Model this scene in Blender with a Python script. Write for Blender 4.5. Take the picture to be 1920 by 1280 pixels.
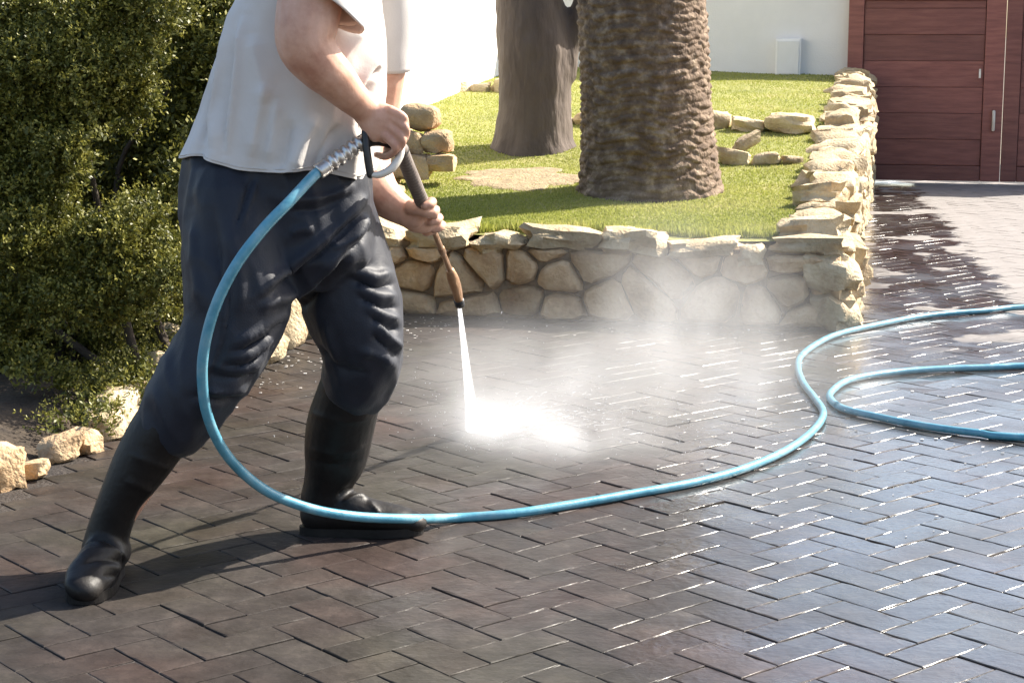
import bpy, bmesh, math, random
import numpy as np
from mathutils import Vector, noise as mnoise
R = math.radians
for o in list(bpy.data.objects): bpy.data.objects.remove(o)
sc = bpy.context.scene
COL = sc.collection
rng = np.random.default_rng(7); random.seed(7)

# ------------------------------------------------------------------ camera
F, H, TH = 3400.0, 1.2, R(9.735)
cam = bpy.data.cameras.new('camera'); camo = bpy.data.objects.new('camera', cam); COL.objects.link(camo)
cam.sensor_width = 36; cam.lens = 36 * F / 1920; cam.clip_start = .05; cam.clip_end = 500
camo.location = (0, 0, H); camo.rotation_euler = (R(90) - TH, 0, 0)
sc.camera = camo
# ------------------------------------------------------------------ light
SUN_AZ, SUN_EL = R(62), R(40)          # azimuth from +Y towards +X
w = bpy.data.worlds.new('World'); sc.world = w; w.use_nodes = True
nt = w.node_tree; bg = nt.nodes['Background']
sky = nt.nodes.new('ShaderNodeTexSky'); sky.sky_type = 'NISHITA'; sky.sun_disc = False
sky.sun_elevation = SUN_EL; sky.sun_rotation = SUN_AZ; sky.air_density = 1.0; sky.dust_density = 2.2; sky.ozone_density = .5
nt.links.new(sky.outputs[0], bg.inputs[0]); bg.inputs[1].default_value = .105
sl = bpy.data.lights.new('sun', 'SUN'); sl.energy = 4.8; sl.angle = R(.53); sl.color = (1, .93, .82)
so = bpy.data.objects.new('sun', sl); COL.objects.link(so)
sd = Vector((math.sin(SUN_AZ) * math.cos(SUN_EL), math.cos(SUN_AZ) * math.cos(SUN_EL), math.sin(SUN_EL)))
so.rotation_euler = sd.to_track_quat('Z', 'Y').to_euler(); so.location = (6, 6, 8)
vs = sc.view_settings; sc.display_settings.display_device = 'sRGB'
vs.view_transform = 'Standard'; vs.look = 'None'; vs.gamma = 1; vs.exposure = 1.48; vs.use_curve_mapping = False
sc.cycles.use_denoising = True; sc.cycles.sample_clamp_direct = 6; sc.cycles.sample_clamp_indirect = 6
sc.cycles.max_bounces = 8; sc.cycles.volume_bounces = 2; sc.cycles.caustics_reflective = False; sc.cycles.caustics_refractive = False

# ------------------------------------------------------------------ pixel <-> world
CT, ST = math.cos(TH), math.sin(TH)
def ray(px, py):
    x = (px - 960) / F; v = (py - 640) / F
    return np.array([x, CT - v * ST, -ST - v * CT])
def P(px, py, D):                       # point on the pixel's ray at distance D in front of the camera
    r = ray(px, py); return np.array([0, 0, H]) + r * (D / r[1])
def G(px, py, z=0.0):                   # point on the pixel's ray at height z
    r = ray(px, py); return np.array([0, 0, H]) + r * ((z - H) / r[2])
def proj(c):
    c = np.asarray(c); d = c[:, 1] * CT - (c[:, 2] - H) * ST; u = c[:, 1] * ST + (c[:, 2] - H) * CT
    return 960 + F * c[:, 0] / d, 640 - F * u / d

# ------------------------------------------------------------------ helpers
def tag(o, label=None, cat=None, group=None, kind=None):
    if label: o['label'] = label
    if cat: o['category'] = cat
    if group: o['group'] = group
    if kind: o['kind'] = kind
    return o
def empty(name, loc=(0, 0, 0)):
    o = bpy.data.objects.new(name, None); COL.objects.link(o); o.location = loc; o.empty_display_size = .1; return o
def link(name, me, mat=None, parent=None, loc=None):
    o = bpy.data.objects.new(name, me); COL.objects.link(o)
    if mat is not None and len(me.materials) == 0: me.materials.append(mat)
    if parent is not None:
        o.parent = parent
        if loc is None: o.location = -Vector(parent.location) if parent.parent is None else (0, 0, 0)
    if loc is not None: o.location = loc
    return o
def child(name, me, mat, parent):       # mesh in world coordinates put under a parent that only has a location
    o = bpy.data.objects.new(name, me); COL.objects.link(o)
    if mat is not None and len(me.materials) == 0: me.materials.append(mat)
    o.parent = parent
    tot = Vector((0, 0, 0)); p = parent
    while p is not None: tot += Vector(p.location); p = p.parent
    o.location = -tot
    return o
def mesh(verts, faces, smooth=False, name='mesh'):
    me = bpy.data.meshes.new(name); me.from_pydata([tuple(map(float, v)) for v in verts], [], [tuple(f) for f in faces]); me.update()
    if smooth: me.shade_smooth()
    return me
def npmesh(co, quads, smooth=False, name='mesh'):
    co = np.asarray(co, np.float32); quads = np.asarray(quads, np.int32); k = quads.shape[1]; n = len(quads)
    me = bpy.data.meshes.new(name); me.vertices.add(len(co)); me.vertices.foreach_set('co', co.ravel())
    me.loops.add(n * k); me.loops.foreach_set('vertex_index', quads.ravel())
    me.polygons.add(n); me.polygons.foreach_set('loop_start', np.arange(0, n * k, k, dtype=np.int32))
    me.update(calc_edges=True); me.validate()
    if smooth: me.shade_smooth()
    return me
def catmull(pts, n):
    pts = np.asarray(pts, float); m = len(pts)
    ext = np.vstack([2 * pts[0] - pts[1], pts, 2 * pts[-1] - pts[-2]]); out = []
    for i in range(m - 1):
        p0, p1, p2, p3 = ext[i:i + 4]
        for t in np.linspace(0, 1, n, endpoint=False):
            out.append(.5 * (2 * p1 + (p2 - p0) * t + (2 * p0 - 5 * p1 + 4 * p2 - p3) * t * t + (3 * p1 - p0 - 3 * p2 + p3) * t ** 3))
    out.append(pts[-1]); return np.array(out)
def loft(rings, cap=True):
    n = len(rings[0]); V = [p for r in rings for p in r]; Fc = []
    for i in range(len(rings) - 1):
        for j in range(n):
            a = i * n + j; b = i * n + (j + 1) % n; Fc.append((a, b, b + n, a + n))
    if cap:
        Fc.append(tuple(range(n - 1, -1, -1))); o = (len(rings) - 1) * n; Fc.append(tuple(range(o, o + n)))
    return V, Fc
def tube_geo(pts, rad, seg=12, sub=6, flat=None, roundcap=True):
    """tapered tube; pts world, rad per point or (a,b) pairs: a across the view, b along it"""
    rad = [r if hasattr(r, '__len__') else (r, r) for r in rad]
    d = catmull(np.hstack([np.asarray(pts, float), np.asarray(rad, float)]), sub) if len(pts) > 2 or sub > 1 else np.hstack([np.asarray(pts, float), np.asarray(rad, float)])
    c, r = d[:, :3], np.maximum(d[:, 3:], 1e-4)
    t = np.gradient(c, axis=0); t /= np.linalg.norm(t, axis=1)[:, None] + 1e-12
    ref = np.array([0, 1, 0.]) if flat is None else np.asarray(flat, float)
    if roundcap:
        k = 4; ph = np.linspace(0, math.pi / 2, k + 1)[1:]
        c0 = [c[0] - t[0] * max(r[0]) * math.sin(p) * .95 for p in ph]; r0 = [r[0] * max(math.cos(p), .05) for p in ph]
        c1 = [c[-1] + t[-1] * max(r[-1]) * math.sin(p) * .95 for p in ph]; r1 = [r[-1] * max(math.cos(p), .05) for p in ph]
        c = np.vstack([c0[::-1], c, c1]); r = np.vstack([r0[::-1], r, r1]); t = np.vstack([[t[0]] * k, t, [t[-1]] * k])
    rings = []; px = None
    for ci, ri, ti in zip(c, r, t):
        b = ref - ti * (ref @ ti)
        if np.linalg.norm(b) < .15: b = px if px is not None else np.cross(ti, [1, 0, .3])
        b = b - ti * (b @ ti); b /= np.linalg.norm(b); px = b
        a = np.cross(ti, b)
        rings.append([ci + a * ri[0] * math.cos(q) + b * ri[1] * math.sin(q) for q in np.linspace(0, 2 * math.pi, seg, endpoint=False)])
    return loft(rings)
class MB:
    def __init__(s): s.v = []; s.f = []
    def add(s, g):
        o = len(s.v); s.v += list(g[0]); s.f += [tuple(i + o for i in f) for f in g[1]]; return s
    def tube(s, *a, **k): return s.add(tube_geo(*a, **k))
    def box(s, lo, hi, M=None):
        c = [np.array([x, y, z], float) for x in (lo[0], hi[0]) for y in (lo[1], hi[1]) for z in (lo[2], hi[2])]
        if M is not None: c = [M(p) for p in c]
        return s.add((c, [(0, 1, 3, 2), (4, 6, 7, 5), (0, 4, 5, 1), (2, 3, 7, 6), (0, 2, 6, 4), (1, 5, 7, 3)]))
    def ell(s, c, r, ax=None, n=16, m=10):
        V = []; ax = np.eye(3) if ax is None else np.asarray(ax)
        for i in range(m + 1):
            p = math.pi * i / m
            for j in range(n):
                q = 2 * math.pi * j / n
                V.append(np.asarray(c) + (ax.T @ (np.array([math.sin(p) * math.cos(q), math.sin(p) * math.sin(q), math.cos(p)]) * r)))
        return s.add((V, [(i * n + j, (i + 1) * n + j, (i + 1) * n + (j + 1) % n, i * n + (j + 1) % n) for i in range(m) for j in range(n)]))
    def mesh(s, smooth=False): return mesh(s.v, s.f, smooth)
def bevel_mesh(me, wdt, seg=2):
    bm = bmesh.new(); bm.from_mesh(me); bmesh.ops.remove_doubles(bm, verts=bm.verts, dist=1e-5)
    bmesh.ops.recalc_face_normals(bm, faces=bm.faces)
    bmesh.ops.bevel(bm, geom=[e for e in bm.edges], offset=wdt, segments=seg, affect='EDGES', profile=.6)
    bm.to_mesh(me); bm.free(); return me
def fused(mb, voxel, smooth=6, fac=.5):
    """one continuous surface from overlapping closed shapes"""
    me = mb.mesh(); bm = bmesh.new(); bm.from_mesh(me); bmesh.ops.remove_doubles(bm, verts=bm.verts, dist=1e-6)
    bmesh.ops.recalc_face_normals(bm, faces=bm.faces); bm.to_mesh(me); bm.free()
    o = bpy.data.objects.new('temporary', me); COL.objects.link(o)
    m = o.modifiers.new('r', 'REMESH'); m.mode = 'VOXEL'; m.voxel_size = voxel
    if smooth: s = o.modifiers.new('s', 'SMOOTH'); s.factor = fac; s.iterations = smooth
    dg = bpy.context.evaluated_depsgraph_get(); out = bpy.data.meshes.new_from_object(o.evaluated_get(dg))
    bpy.data.objects.remove(o); out.shade_smooth(); out.materials.clear(); return out
def getco(me):
    a = np.empty(len(me.vertices) * 3, np.float32); me.vertices.foreach_get('co', a)
    n = np.empty(len(me.vertices) * 3, np.float32); me.vertices.foreach_get('normal', n)
    return a.reshape(-1, 3).astype(float), n.reshape(-1, 3).astype(float)
def setco(me, co): me.vertices.foreach_set('co', np.asarray(co, np.float32).ravel()); me.update()
def seg_dist(x, y, pl):
    best = np.full(len(x), 1e9); par = np.zeros(len(x)); L = np.cumsum([0] + [math.dist(pl[i], pl[i + 1]) for i in range(len(pl) - 1)])
    for i in range(len(pl) - 1):
        (ax, ay), (bx, by) = pl[i], pl[i + 1]; dx, dy = bx - ax, by - ay; l2 = dx * dx + dy * dy
        t = np.clip(((x - ax) * dx + (y - ay) * dy) / l2, 0, 1); d = np.hypot(x - ax - t * dx, y - ay - t * dy)
        m = d < best; best[m] = d[m]; par[m] = (L[i] + t[m] * math.sqrt(l2)) / L[-1]
    return best, par
def folds(me, lst, amp=1.0):
    """cloth folds: ridges (h>0) and creases (h<0) whose courses were read off the photograph, raised from the cloth along its normals"""
    co, no = getco(me); x, y = proj(co); view = np.array([0, 0, H]) - co; view /= np.linalg.norm(view, axis=1)[:, None]
    facing = np.clip((no * view).sum(1) * 2.2 + .15, 0, 1); d = np.zeros(len(co))
    for h, wd, pl in lst:
        pl = [tuple(q) for q in catmull(np.array(pl, float), 4)] if len(pl) > 2 else pl
        dist, par = seg_dist(x, y, pl); taper = np.clip(np.minimum(par, 1 - par) * 5, .15, 1)
        d += h * np.exp(-(dist / wd) ** 1.35) * taper
    setco(me, co + no * (d * facing * amp)[:, None])
def roughen(me, amp, scale, octv=3, ridge=False, seed=0.):
    co, no = getco(me); d = np.empty(len(co))
    for i, c in enumerate(co):
        v = 0; a = 1; q = Vector(c) * scale + Vector((seed, seed * .7, seed * 1.3))
        for k in range(octv):
            n = mnoise.noise(q); v += a * ((1 - 2 * abs(n)) if ridge else n); a *= .5; q = q * 2.03
        d[i] = v
    setco(me, co + no * (d * amp)[:, None])

# ------------------------------------------------------------------ materials
def new_mat(name):
    m = bpy.data.materials.new(name); m.use_nodes = True; return m, m.node_tree, m.node_tree.nodes['Principled BSDF']
def N(nt, t, **k):
    n = nt.nodes.new('ShaderNode' + t)
    for a, b in k.items(): setattr(n, a, b)
    return n
def ramp(nt, src, stops):
    r = N(nt, 'ValToRGB'); e = r.color_ramp.elements
    while len(e) < len(stops): e.new(.5)
    for i, (p, c) in enumerate(stops): e[i].position = p; e[i].color = (*c, 1) if len(c) == 3 else c
    nt.links.new(src, r.inputs[0]); return r
def noisy(name, cols, scale=8, rough=(.7, .9), bump=.3, bscale=60, coord='Object', detail=8, dist=.02, spec=.5, stretch=None, extra=None):
    m, nt, b = new_mat(name); L = nt.links.new
    tc = N(nt, 'TexCoord'); src = tc.outputs[coord]
    if stretch: mp = N(nt, 'Mapping'); mp.inputs['Scale'].default_value = stretch; L(src, mp.inputs[0]); src = mp.outputs[0]
    oi = N(nt, 'ObjectInfo'); ad = N(nt, 'VectorMath', operation='ADD'); sc_ = N(nt, 'VectorMath', operation='SCALE'); sc_.inputs[0].default_value = (13, 7, 5)
    L(oi.outputs['Random'], sc_.inputs['Scale']); L(src, ad.inputs[0]); L(sc_.outputs[0], ad.inputs[1]); src = ad.outputs[0]
    n1 = N(nt, 'TexNoise'); n1.inputs['Scale'].default_value = scale; n1.inputs['Detail'].default_value = detail; n1.inputs['Roughness'].default_value = .62; L(src, n1.inputs['Vector'])
    k = len(cols); r = ramp(nt, n1.outputs[0], [(.28 + .44 * i / (k - 1), c) for i, c in enumerate(cols)])
    hs = N(nt, 'HueSaturation'); mr = N(nt, 'MapRange'); mr.inputs['To Min'].default_value = .78; mr.inputs['To Max'].default_value = 1.22
    L(oi.outputs['Random'], mr.inputs[0]); L(mr.outputs[0], hs.inputs['Value']); L(r.outputs[0], hs.inputs['Color']); L(hs.outputs[0], b.inputs['Base Color'])
    rr = N(nt, 'MapRange'); rr.inputs['To Min'].default_value = rough[0]; rr.inputs['To Max'].default_value = rough[1]; L(n1.outputs[0], rr.inputs[0]); L(rr.outputs[0], b.inputs['Roughness'])
    n2 = N(nt, 'TexNoise'); n2.inputs['Scale'].default_value = bscale; n2.inputs['Detail'].default_value = 6; L(src, n2.inputs['Vector'])
    bp = N(nt, 'Bump'); bp.inputs['Strength'].default_value = bump; bp.inputs['Distance'].default_value = dist; L(n2.outputs[0], bp.inputs['Height']); L(bp.outputs[0], b.inputs['Normal'])
    b.inputs['Specular IOR Level'].default_value = spec
    if extra: extra(m, nt, b)
    return m
M = {}
M['stone'] = noisy('limestone', [(.33, .20, .10), (.50, .345, .195), (.60, .46, .285)], 9, (.75, .95), .6, 70)
M['stone_pale'] = noisy('pale limestone', [(.30, .20, .11), (.46, .36, .22), (.56, .47, .32)], 9, (.75, .95), .6, 70)
M['mortar'] = noisy('earth mortar', [(.13, .09, .055), (.23, .17, .11)], 14, (.9, 1), .6, 50)
M['soil'] = noisy('bed soil', [(.025, .017, .011), (.06, .043, .027), (.10, .072, .044)], 7, (.9, 1), .8, 40)
M['lawn'] = noisy('lawn soil', [(.17, .18, .045), (.26, .26, .07), (.32, .28, .11)], 3, (.9, 1), .6, 40)
M['plaster'] = noisy('white plaster', [(.70, .69, .68), (.79, .78, .77)], 2, (.85, .95), .15, 90)
M['box_paint'] = noisy('grey white paint', [(.72, .72, .72), (.8, .8, .8)], 6, (.5, .6), .05, 60)
M['gate'] = noisy('red brown varnished wood', [(.12, .036, .030), (.18, .062, .050), (.23, .09, .07)], 4, (.38, .6), .25, 30, stretch=(1, 1, 9), dist=.01)
M['steel'] = noisy('worn steel', [(.45, .43, .40), (.62, .60, .57)], 30, (.25, .45), .05, 80, extra=lambda m, nt, b: b.inputs['Metallic'].__setattr__('default_value', .9))
M['brass'] = noisy('dull brass', [(.30, .17, .09), (.45, .28, .17)], 30, (.3, .5), .05, 80, extra=lambda m, nt, b: b.inputs['Metallic'].__setattr__('default_value', .7))
M['black_plastic'] = noisy('black plastic', [(.012, .012, .013), (.025, .024, .024)], 20, (.35, .5), .1, 120)
M['ribbed'] = noisy('grey brown grip rubber', [(.10, .08, .07), (.17, .14, .12)], 20, (.5, .65), .1, 120)
M['ivory'] = noisy('ivory plastic', [(.62, .57, .50), (.72, .68, .60)], 20, (.35, .5), .05, 120)
M['hose'] = noisy('blue hose rubber', [(.05, .21, .29), (.10, .31, .41), (.20, .38, .45)], 22, (.22, .4), .06, 150)
M['skin'] = noisy('skin', [(.38, .185, .125), (.50, .285, .20), (.58, .36, .27)], 17, (.45, .6), .12, 180, dist=.004,
                  extra=lambda m, nt, b: (b.inputs['Subsurface Weight'].__setattr__('default_value', .12), b.inputs['Subsurface Radius'].__setattr__('default_value', (.012, .005, .003))))
M['hair'] = noisy('dark hair', [(.02, .015, .012), (.05, .035, .025)], 60, (.5, .7), .5, 150)
M['shirt'] = noisy('off white cotton', [(.64, .58, .52), (.75, .71, .67), (.80, .765, .735)], 4, (.85, .95), .12, 220, dist=.004,
                   extra=lambda m, nt, b: b.inputs['Sheen Weight'].__setattr__('default_value', .2))
M['trousers'] = noisy('navy rain trousers', [(.007, .009, .016), (.012, .015, .025), (.021, .025, .038)], 5, (.45, .65), .3, 260, dist=.002, spec=.34,
                      extra=lambda m, nt, b: b.inputs['Sheen Weight'].__setattr__('default_value', .06))
M['boot'] = noisy('black rubber boot', [(.006, .005, .005), (.014, .012, .011)], 8, (.40, .55), .25, 70, dist=.005, spec=.26)
M['boot_grey'] = noisy('sunlit boot rubber', [(.10, .10, .09), (.24, .24, .22)], 30, (.4, .6), .15, 80, dist=.005)  # grey of a sunlit instep put into the colour, assigned to no mesh
M['bark'] = noisy('grey bark', [(.065, .048, .040), (.12, .092, .076), (.165, .13, .11)], 5, (.85, 1), .7, 26, stretch=(1, 1, .3), dist=.02)
M['pale_bark'] = noisy('pale fibrous bark', [(.42, .40, .39), (.60, .58, .56)], 6, (.85, 1), .7, 26, stretch=(1, 1, .15), dist=.03)
M['palm'] = noisy('palm bark', [(.070, .040, .022), (.165, .108, .068), (.40, .30, .21)], 16, (.8, 1), .8, 60, dist=.015)
M['twig'] = noisy('twig bark', [(.05, .035, .025), (.09, .07, .05)], 12, (.9, 1), .4, 60)
M['chips_glints'] = noisy('pale chips and glints', [(.55, .52, .47), (.75, .73, .70)], 30, (.5, .8), .2, 80)
M['ground'] = noisy('earth', [(.10, .08, .06), (.18, .15, .11)], 1.5, (.9, 1), .5, 20)

def leafy(name, c0, c1, c2, trans=.25, rough=.5):
    m, nt, b = new_mat(name); L = nt.links.new
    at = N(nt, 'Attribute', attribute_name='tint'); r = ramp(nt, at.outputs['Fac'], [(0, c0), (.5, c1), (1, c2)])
    L(r.outputs[0], b.inputs['Base Color']); b.inputs['Roughness'].default_value = rough; b.inputs['Specular IOR Level'].default_value = .4
    t = N(nt, 'BsdfTranslucent'); mx = N(nt, 'MixShader'); mx.inputs[0].default_value = trans
    L(r.outputs[0], t.inputs[0]); L(b.outputs[0], mx.inputs[1]); L(t.outputs[0], mx.inputs[2]); L(mx.outputs[0], nt.nodes['Material Output'].inputs[0])
    return m
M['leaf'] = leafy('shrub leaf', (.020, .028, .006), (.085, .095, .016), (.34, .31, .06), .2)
M['grass'] = leafy('grass blade', (.18, .21, .03), (.32, .345, .075), (.50, .46, .19), .42, .8)
M['treeleaf'] = leafy('tree leaf', (.03, .05, .012), (.06, .09, .02), (.10, .13, .03), .25)
M['straw'] = leafy('dry straw', (.25, .2, .1), (.4, .33, .18), (.5, .42, .25), .2, .8)

# paving: wet film with dry patches towards the gate
def paving_mat():
    m, nt, b = new_mat('wet paving'); L = nt.links.new
    ge = N(nt, 'NewGeometry'); pos = ge.outputs['Position']
    oi = N(nt, 'ObjectInfo'); at = N(nt, 'Attribute', attribute_name='tint'); ad = N(nt, 'Math', operation='ADD'); fr = N(nt, 'Math', operation='FRACT')
    L(oi.outputs['Random'], ad.inputs[0]); L(at.outputs['Fac'], ad.inputs[1]); L(ad.outputs[0], fr.inputs[0])
    tint = ramp(nt, fr.outputs[0], [(0, (.035, .030, .027)), (.4, (.041, .035, .032)), (.8, (.047, .041, .037)), (1, (.044, .035, .031))])
    n1 = N(nt, 'TexNoise'); n1.inputs['Scale'].default_value = 9; n1.inputs['Detail'].default_value = 9; n1.inputs['Roughness'].default_value = .7; L(pos, n1.inputs['Vector'])
    st = ramp(nt, n1.outputs[0], [(.3, (.66, .64, .62)), (.5, (1, 1, 1)), (.68, (1.5, 1.48, 1.45))])
    mu = N(nt, 'MixRGB', blend_type='MULTIPLY'); mu.inputs[0].default_value = 1; L(tint.outputs[0], mu.inputs[1]); L(st.outputs[0], mu.inputs[2])
    # reddish residue and moss blotches
    n3 = N(nt, 'TexNoise'); n3.inputs['Scale'].default_value = 1.7; n3.inputs['Detail'].default_value = 5; L(pos, n3.inputs['Vector'])
    bl = ramp(nt, n3.outputs[0], [(.35, (.93, .97, .86)), (.5, (1, 1, 1)), (.66, (1.14, .96, .92))])
    mu2 = N(nt, 'MixRGB', blend_type='MULTIPLY'); mu2.inputs[0].default_value = 1; L(mu.outputs[0], mu2.inputs[1]); L(bl.outputs[0], mu2.inputs[2])
    # dry area: beyond a line across the drive, ragged edge
    A, B = G(1716, 366)[:2], G(1885, 560)[:2]; d = (B - A) / np.linalg.norm(B - A); nrm = np.array([-d[1], d[0]])
    if nrm[0] < 0: nrm = -nrm
    n4 = N(nt, 'TexNoise'); n4.inputs['Scale'].default_value = 5; n4.inputs['Detail'].default_value = 6; L(pos, n4.inputs['Vector'])
    dt = N(nt, 'VectorMath', operation='DOT_PRODUCT'); dt.inputs[1].default_value = (nrm[0], nrm[1], 0); L(pos, dt.inputs[0])
    s1 = N(nt, 'Math', operation='SUBTRACT'); L(dt.outputs['Value'], s1.inputs[0]); s1.inputs[1].default_value = float(A @ nrm)
    nn = N(nt, 'Math', operation='MULTIPLY_ADD'); L(n4.outputs[0], nn.inputs[0]); nn.inputs[1].default_value = .5; nn.inputs[2].default_value = -.25
    s2 = N(nt, 'Math', operation='ADD'); L(s1.outputs[0], s2.inputs[0]); L(nn.outputs[0], s2.inputs[1])
    r1 = N(nt, 'MapRange'); r1.inputs[1].default_value = -.01; r1.inputs[2].default_value = .05; L(s2.outputs[0], r1.inputs[0])
    sp = N(nt, 'SeparateXYZ'); L(pos, sp.inputs[0])
    yn = N(nt, 'Math', operation='MULTIPLY_ADD'); L(n4.outputs[0], yn.inputs[0]); yn.inputs[1].default_value = 1.6; L(sp.outputs[1], yn.inputs[2])
    r2 = N(nt, 'MapRange'); r2.inputs[1].default_value = 8.9; r2.inputs[2].default_value = 9.15; L(yn.outputs[0], r2.inputs[0])
    dry = N(nt, 'Math', operation='MULTIPLY'); L(r1.outputs[0], dry.inputs[0]); L(r2.outputs[0], dry.inputs[1])
    # islands of dried film in front of the dry area
    n5 = N(nt, 'TexNoise'); n5.inputs['Scale'].default_value = 2.6; n5.inputs['Detail'].default_value = 4; n5.inputs['Roughness'].default_value = .45; L(pos, n5.inputs['Vector'])
    isl = N(nt, 'MapRange'); isl.inputs[1].default_value = .57; isl.inputs[2].default_value = .60; L(n5.outputs[0], isl.inputs[0])
    zone = N(nt, 'MapRange'); zone.inputs[1].default_value = -.75; zone.inputs[2].default_value = -.35; L(s1.outputs[0], zone.inputs[0])
    z2 = N(nt, 'MapRange'); z2.inputs[1].default_value = 6.6; z2.inputs[2].default_value = 7.2; L(sp.outputs[1], z2.inputs[0])
    i1 = N(nt, 'Math', operation='MULTIPLY'); L(isl.outputs[0], i1.inputs[0]); L(zone.outputs[0], i1.inputs[1])
    i2 = N(nt, 'Math', operation='MULTIPLY'); L(i1.outputs[0], i2.inputs[0]); L(z2.outputs[0], i2.inputs[1])
    dm = N(nt, 'Math', operation='MAXIMUM'); L(dry.outputs[0], dm.inputs[0]); L(i2.outputs[0], dm.inputs[1])
    dc = ramp(nt, n1.outputs[0], [(.3, (.18, .165, .155)), (.7, (.25, .23, .22))])
    mx = N(nt, 'MixRGB'); L(dm.outputs[0], mx.inputs[0]); L(mu2.outputs[0], mx.inputs[1]); L(dc.outputs[0], mx.inputs[2]); L(mx.outputs[0], b.inputs['Base Color'])
    # roughness: puddled film against damp stone
    n6 = N(nt, 'TexNoise'); n6.inputs['Scale'].default_value = 3.1; n6.inputs['Detail'].default_value = 5; L(pos, n6.inputs['Vector'])
    wetr = N(nt, 'MapRange'); wetr.inputs[1].default_value = .38; wetr.inputs[2].default_value = .62; wetr.inputs[3].default_value = .22; wetr.inputs[4].default_value = .44; L(n6.outputs[0], wetr.inputs[0])
    # water lies deeper towards the right hand side of the drive
    wx = N(nt, 'MapRange'); wx.inputs[1].default_value = -.1; wx.inputs[2].default_value = .75; wx.inputs[3].default_value = .16; wx.inputs[4].default_value = -.11; L(sp.outputs[0], wx.inputs[0])
    wr = N(nt, 'Math', operation='ADD'); L(wetr.outputs[0], wr.inputs[0]); L(wx.outputs[0], wr.inputs[1])
    rm = N(nt, 'MixRGB'); L(dm.outputs[0], rm.inputs[0]); L(wr.outputs[0], rm.inputs[1]); rm.inputs[2].default_value = (.85, .85, .85, 1); L(rm.outputs[0], b.inputs['Roughness'])
    b.inputs['IOR'].default_value = 1.42
    sl_ = N(nt, 'MapRange'); sl_.inputs[1].default_value = -.3; sl_.inputs[2].default_value = .6; sl_.inputs[3].default_value = .12; sl_.inputs[4].default_value = .5; L(sp.outputs[0], sl_.inputs[0]); L(sl_.outputs[0], b.inputs['Specular IOR Level'])
    film = N(nt, 'MapRange'); film.inputs[1].default_value = .25; film.inputs[2].default_value = .75; film.inputs[3].default_value = .0; film.inputs[4].default_value = .72; L(sp.outputs[0], film.inputs[0])
    nd = N(nt, 'Math', operation='SUBTRACT'); nd.inputs[0].default_value = 1; L(dm.outputs[0], nd.inputs[1]); fm = N(nt, 'Math', operation='MULTIPLY'); L(film.outputs[0], fm.inputs[0]); L(nd.outputs[0], fm.inputs[1])
    L(fm.outputs[0], b.inputs['Coat Weight']); b.inputs['Coat IOR'].default_value = 1.36
    cr = N(nt, 'MapRange'); cr.inputs[1].default_value = .38; cr.inputs[2].default_value = .62; cr.inputs[3].default_value = .07; cr.inputs[4].default_value = .22; L(n6.outputs[0], cr.inputs[0]); L(cr.outputs[0], b.inputs['Coat Roughness'])
    n7 = N(nt, 'TexNoise'); n7.inputs['Scale'].default_value = 55; n7.inputs['Detail'].default_value = 7; L(pos, n7.inputs['Vector'])
    bp = N(nt, 'Bump'); bp.inputs['Strength'].default_value = .30; bp.inputs['Distance'].default_value = .006; n8 = N(nt, 'TexNoise'); n8.inputs['Scale'].default_value = 17; n8.inputs['Detail'].default_value = 3; L(pos, n8.inputs['Vector'])
    hh = N(nt, 'Math', operation='MULTIPLY_ADD'); hh.inputs[1].default_value = 1.6; L(n8.outputs[0], hh.inputs[0]); L(n7.outputs[0], hh.inputs[2])
    L(hh.outputs[0], bp.inputs['Height']); L(bp.outputs[0], b.inputs['Normal'])
    return m
M['paving'] = paving_mat()
M['joint'] = noisy('wet joint sand', [(.014, .011, .010), (.035, .028, .023)], 30, (.5, .8), .5, 90)

# ------------------------------------------------------------------ garden frame
C0 = G(1578, 618); C1 = G(1632, 342)
E2 = (C1 - C0)[:2]; LEN = float(np.linalg.norm(E2)); E2 = E2 / LEN; E1 = np.array([-E2[1], E2[0]])   # E1 left along the front wall, E2 back along the flank
def GF(s, t, z): return np.array([C0[0] + E1[0] * s + E2[0] * t, C0[1] + E1[1] * s + E2[1] * t, z])
def ST_(x, y): d = np.array([x - C0[0], y - C0[1]]); return float(d @ E1), float(d @ E2)
def lawn_z(s, t):
    t = max(t, 0); z = .335 + .055 * t + .004 * s * t
    for t0 in (2.5, 3.7): z += .045 / (1 + math.exp(-(t - t0) * 14))
    return z + .012 * mnoise.noise(Vector((s * 2.1, t * 2.1, 3.)))
FRONT = 2.75        # length of the front wall

# ground sheet and drive bed
tag(link('ground', mesh([(-150, -60, -.06), (150, -60, -.06), (150, 300, -.06), (-150, 300, -.06)], [(0, 1, 2, 3)]), M['ground']), kind='structure')
drive = tag(link('driveway', mesh([(-7, 1.5, -.0032), (8, 1.5, -.0032), (8, 16.5, -.0032), (-7, 16.5, -.0032)], [(0, 1, 2, 3)]), M['joint']), kind='structure')

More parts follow.
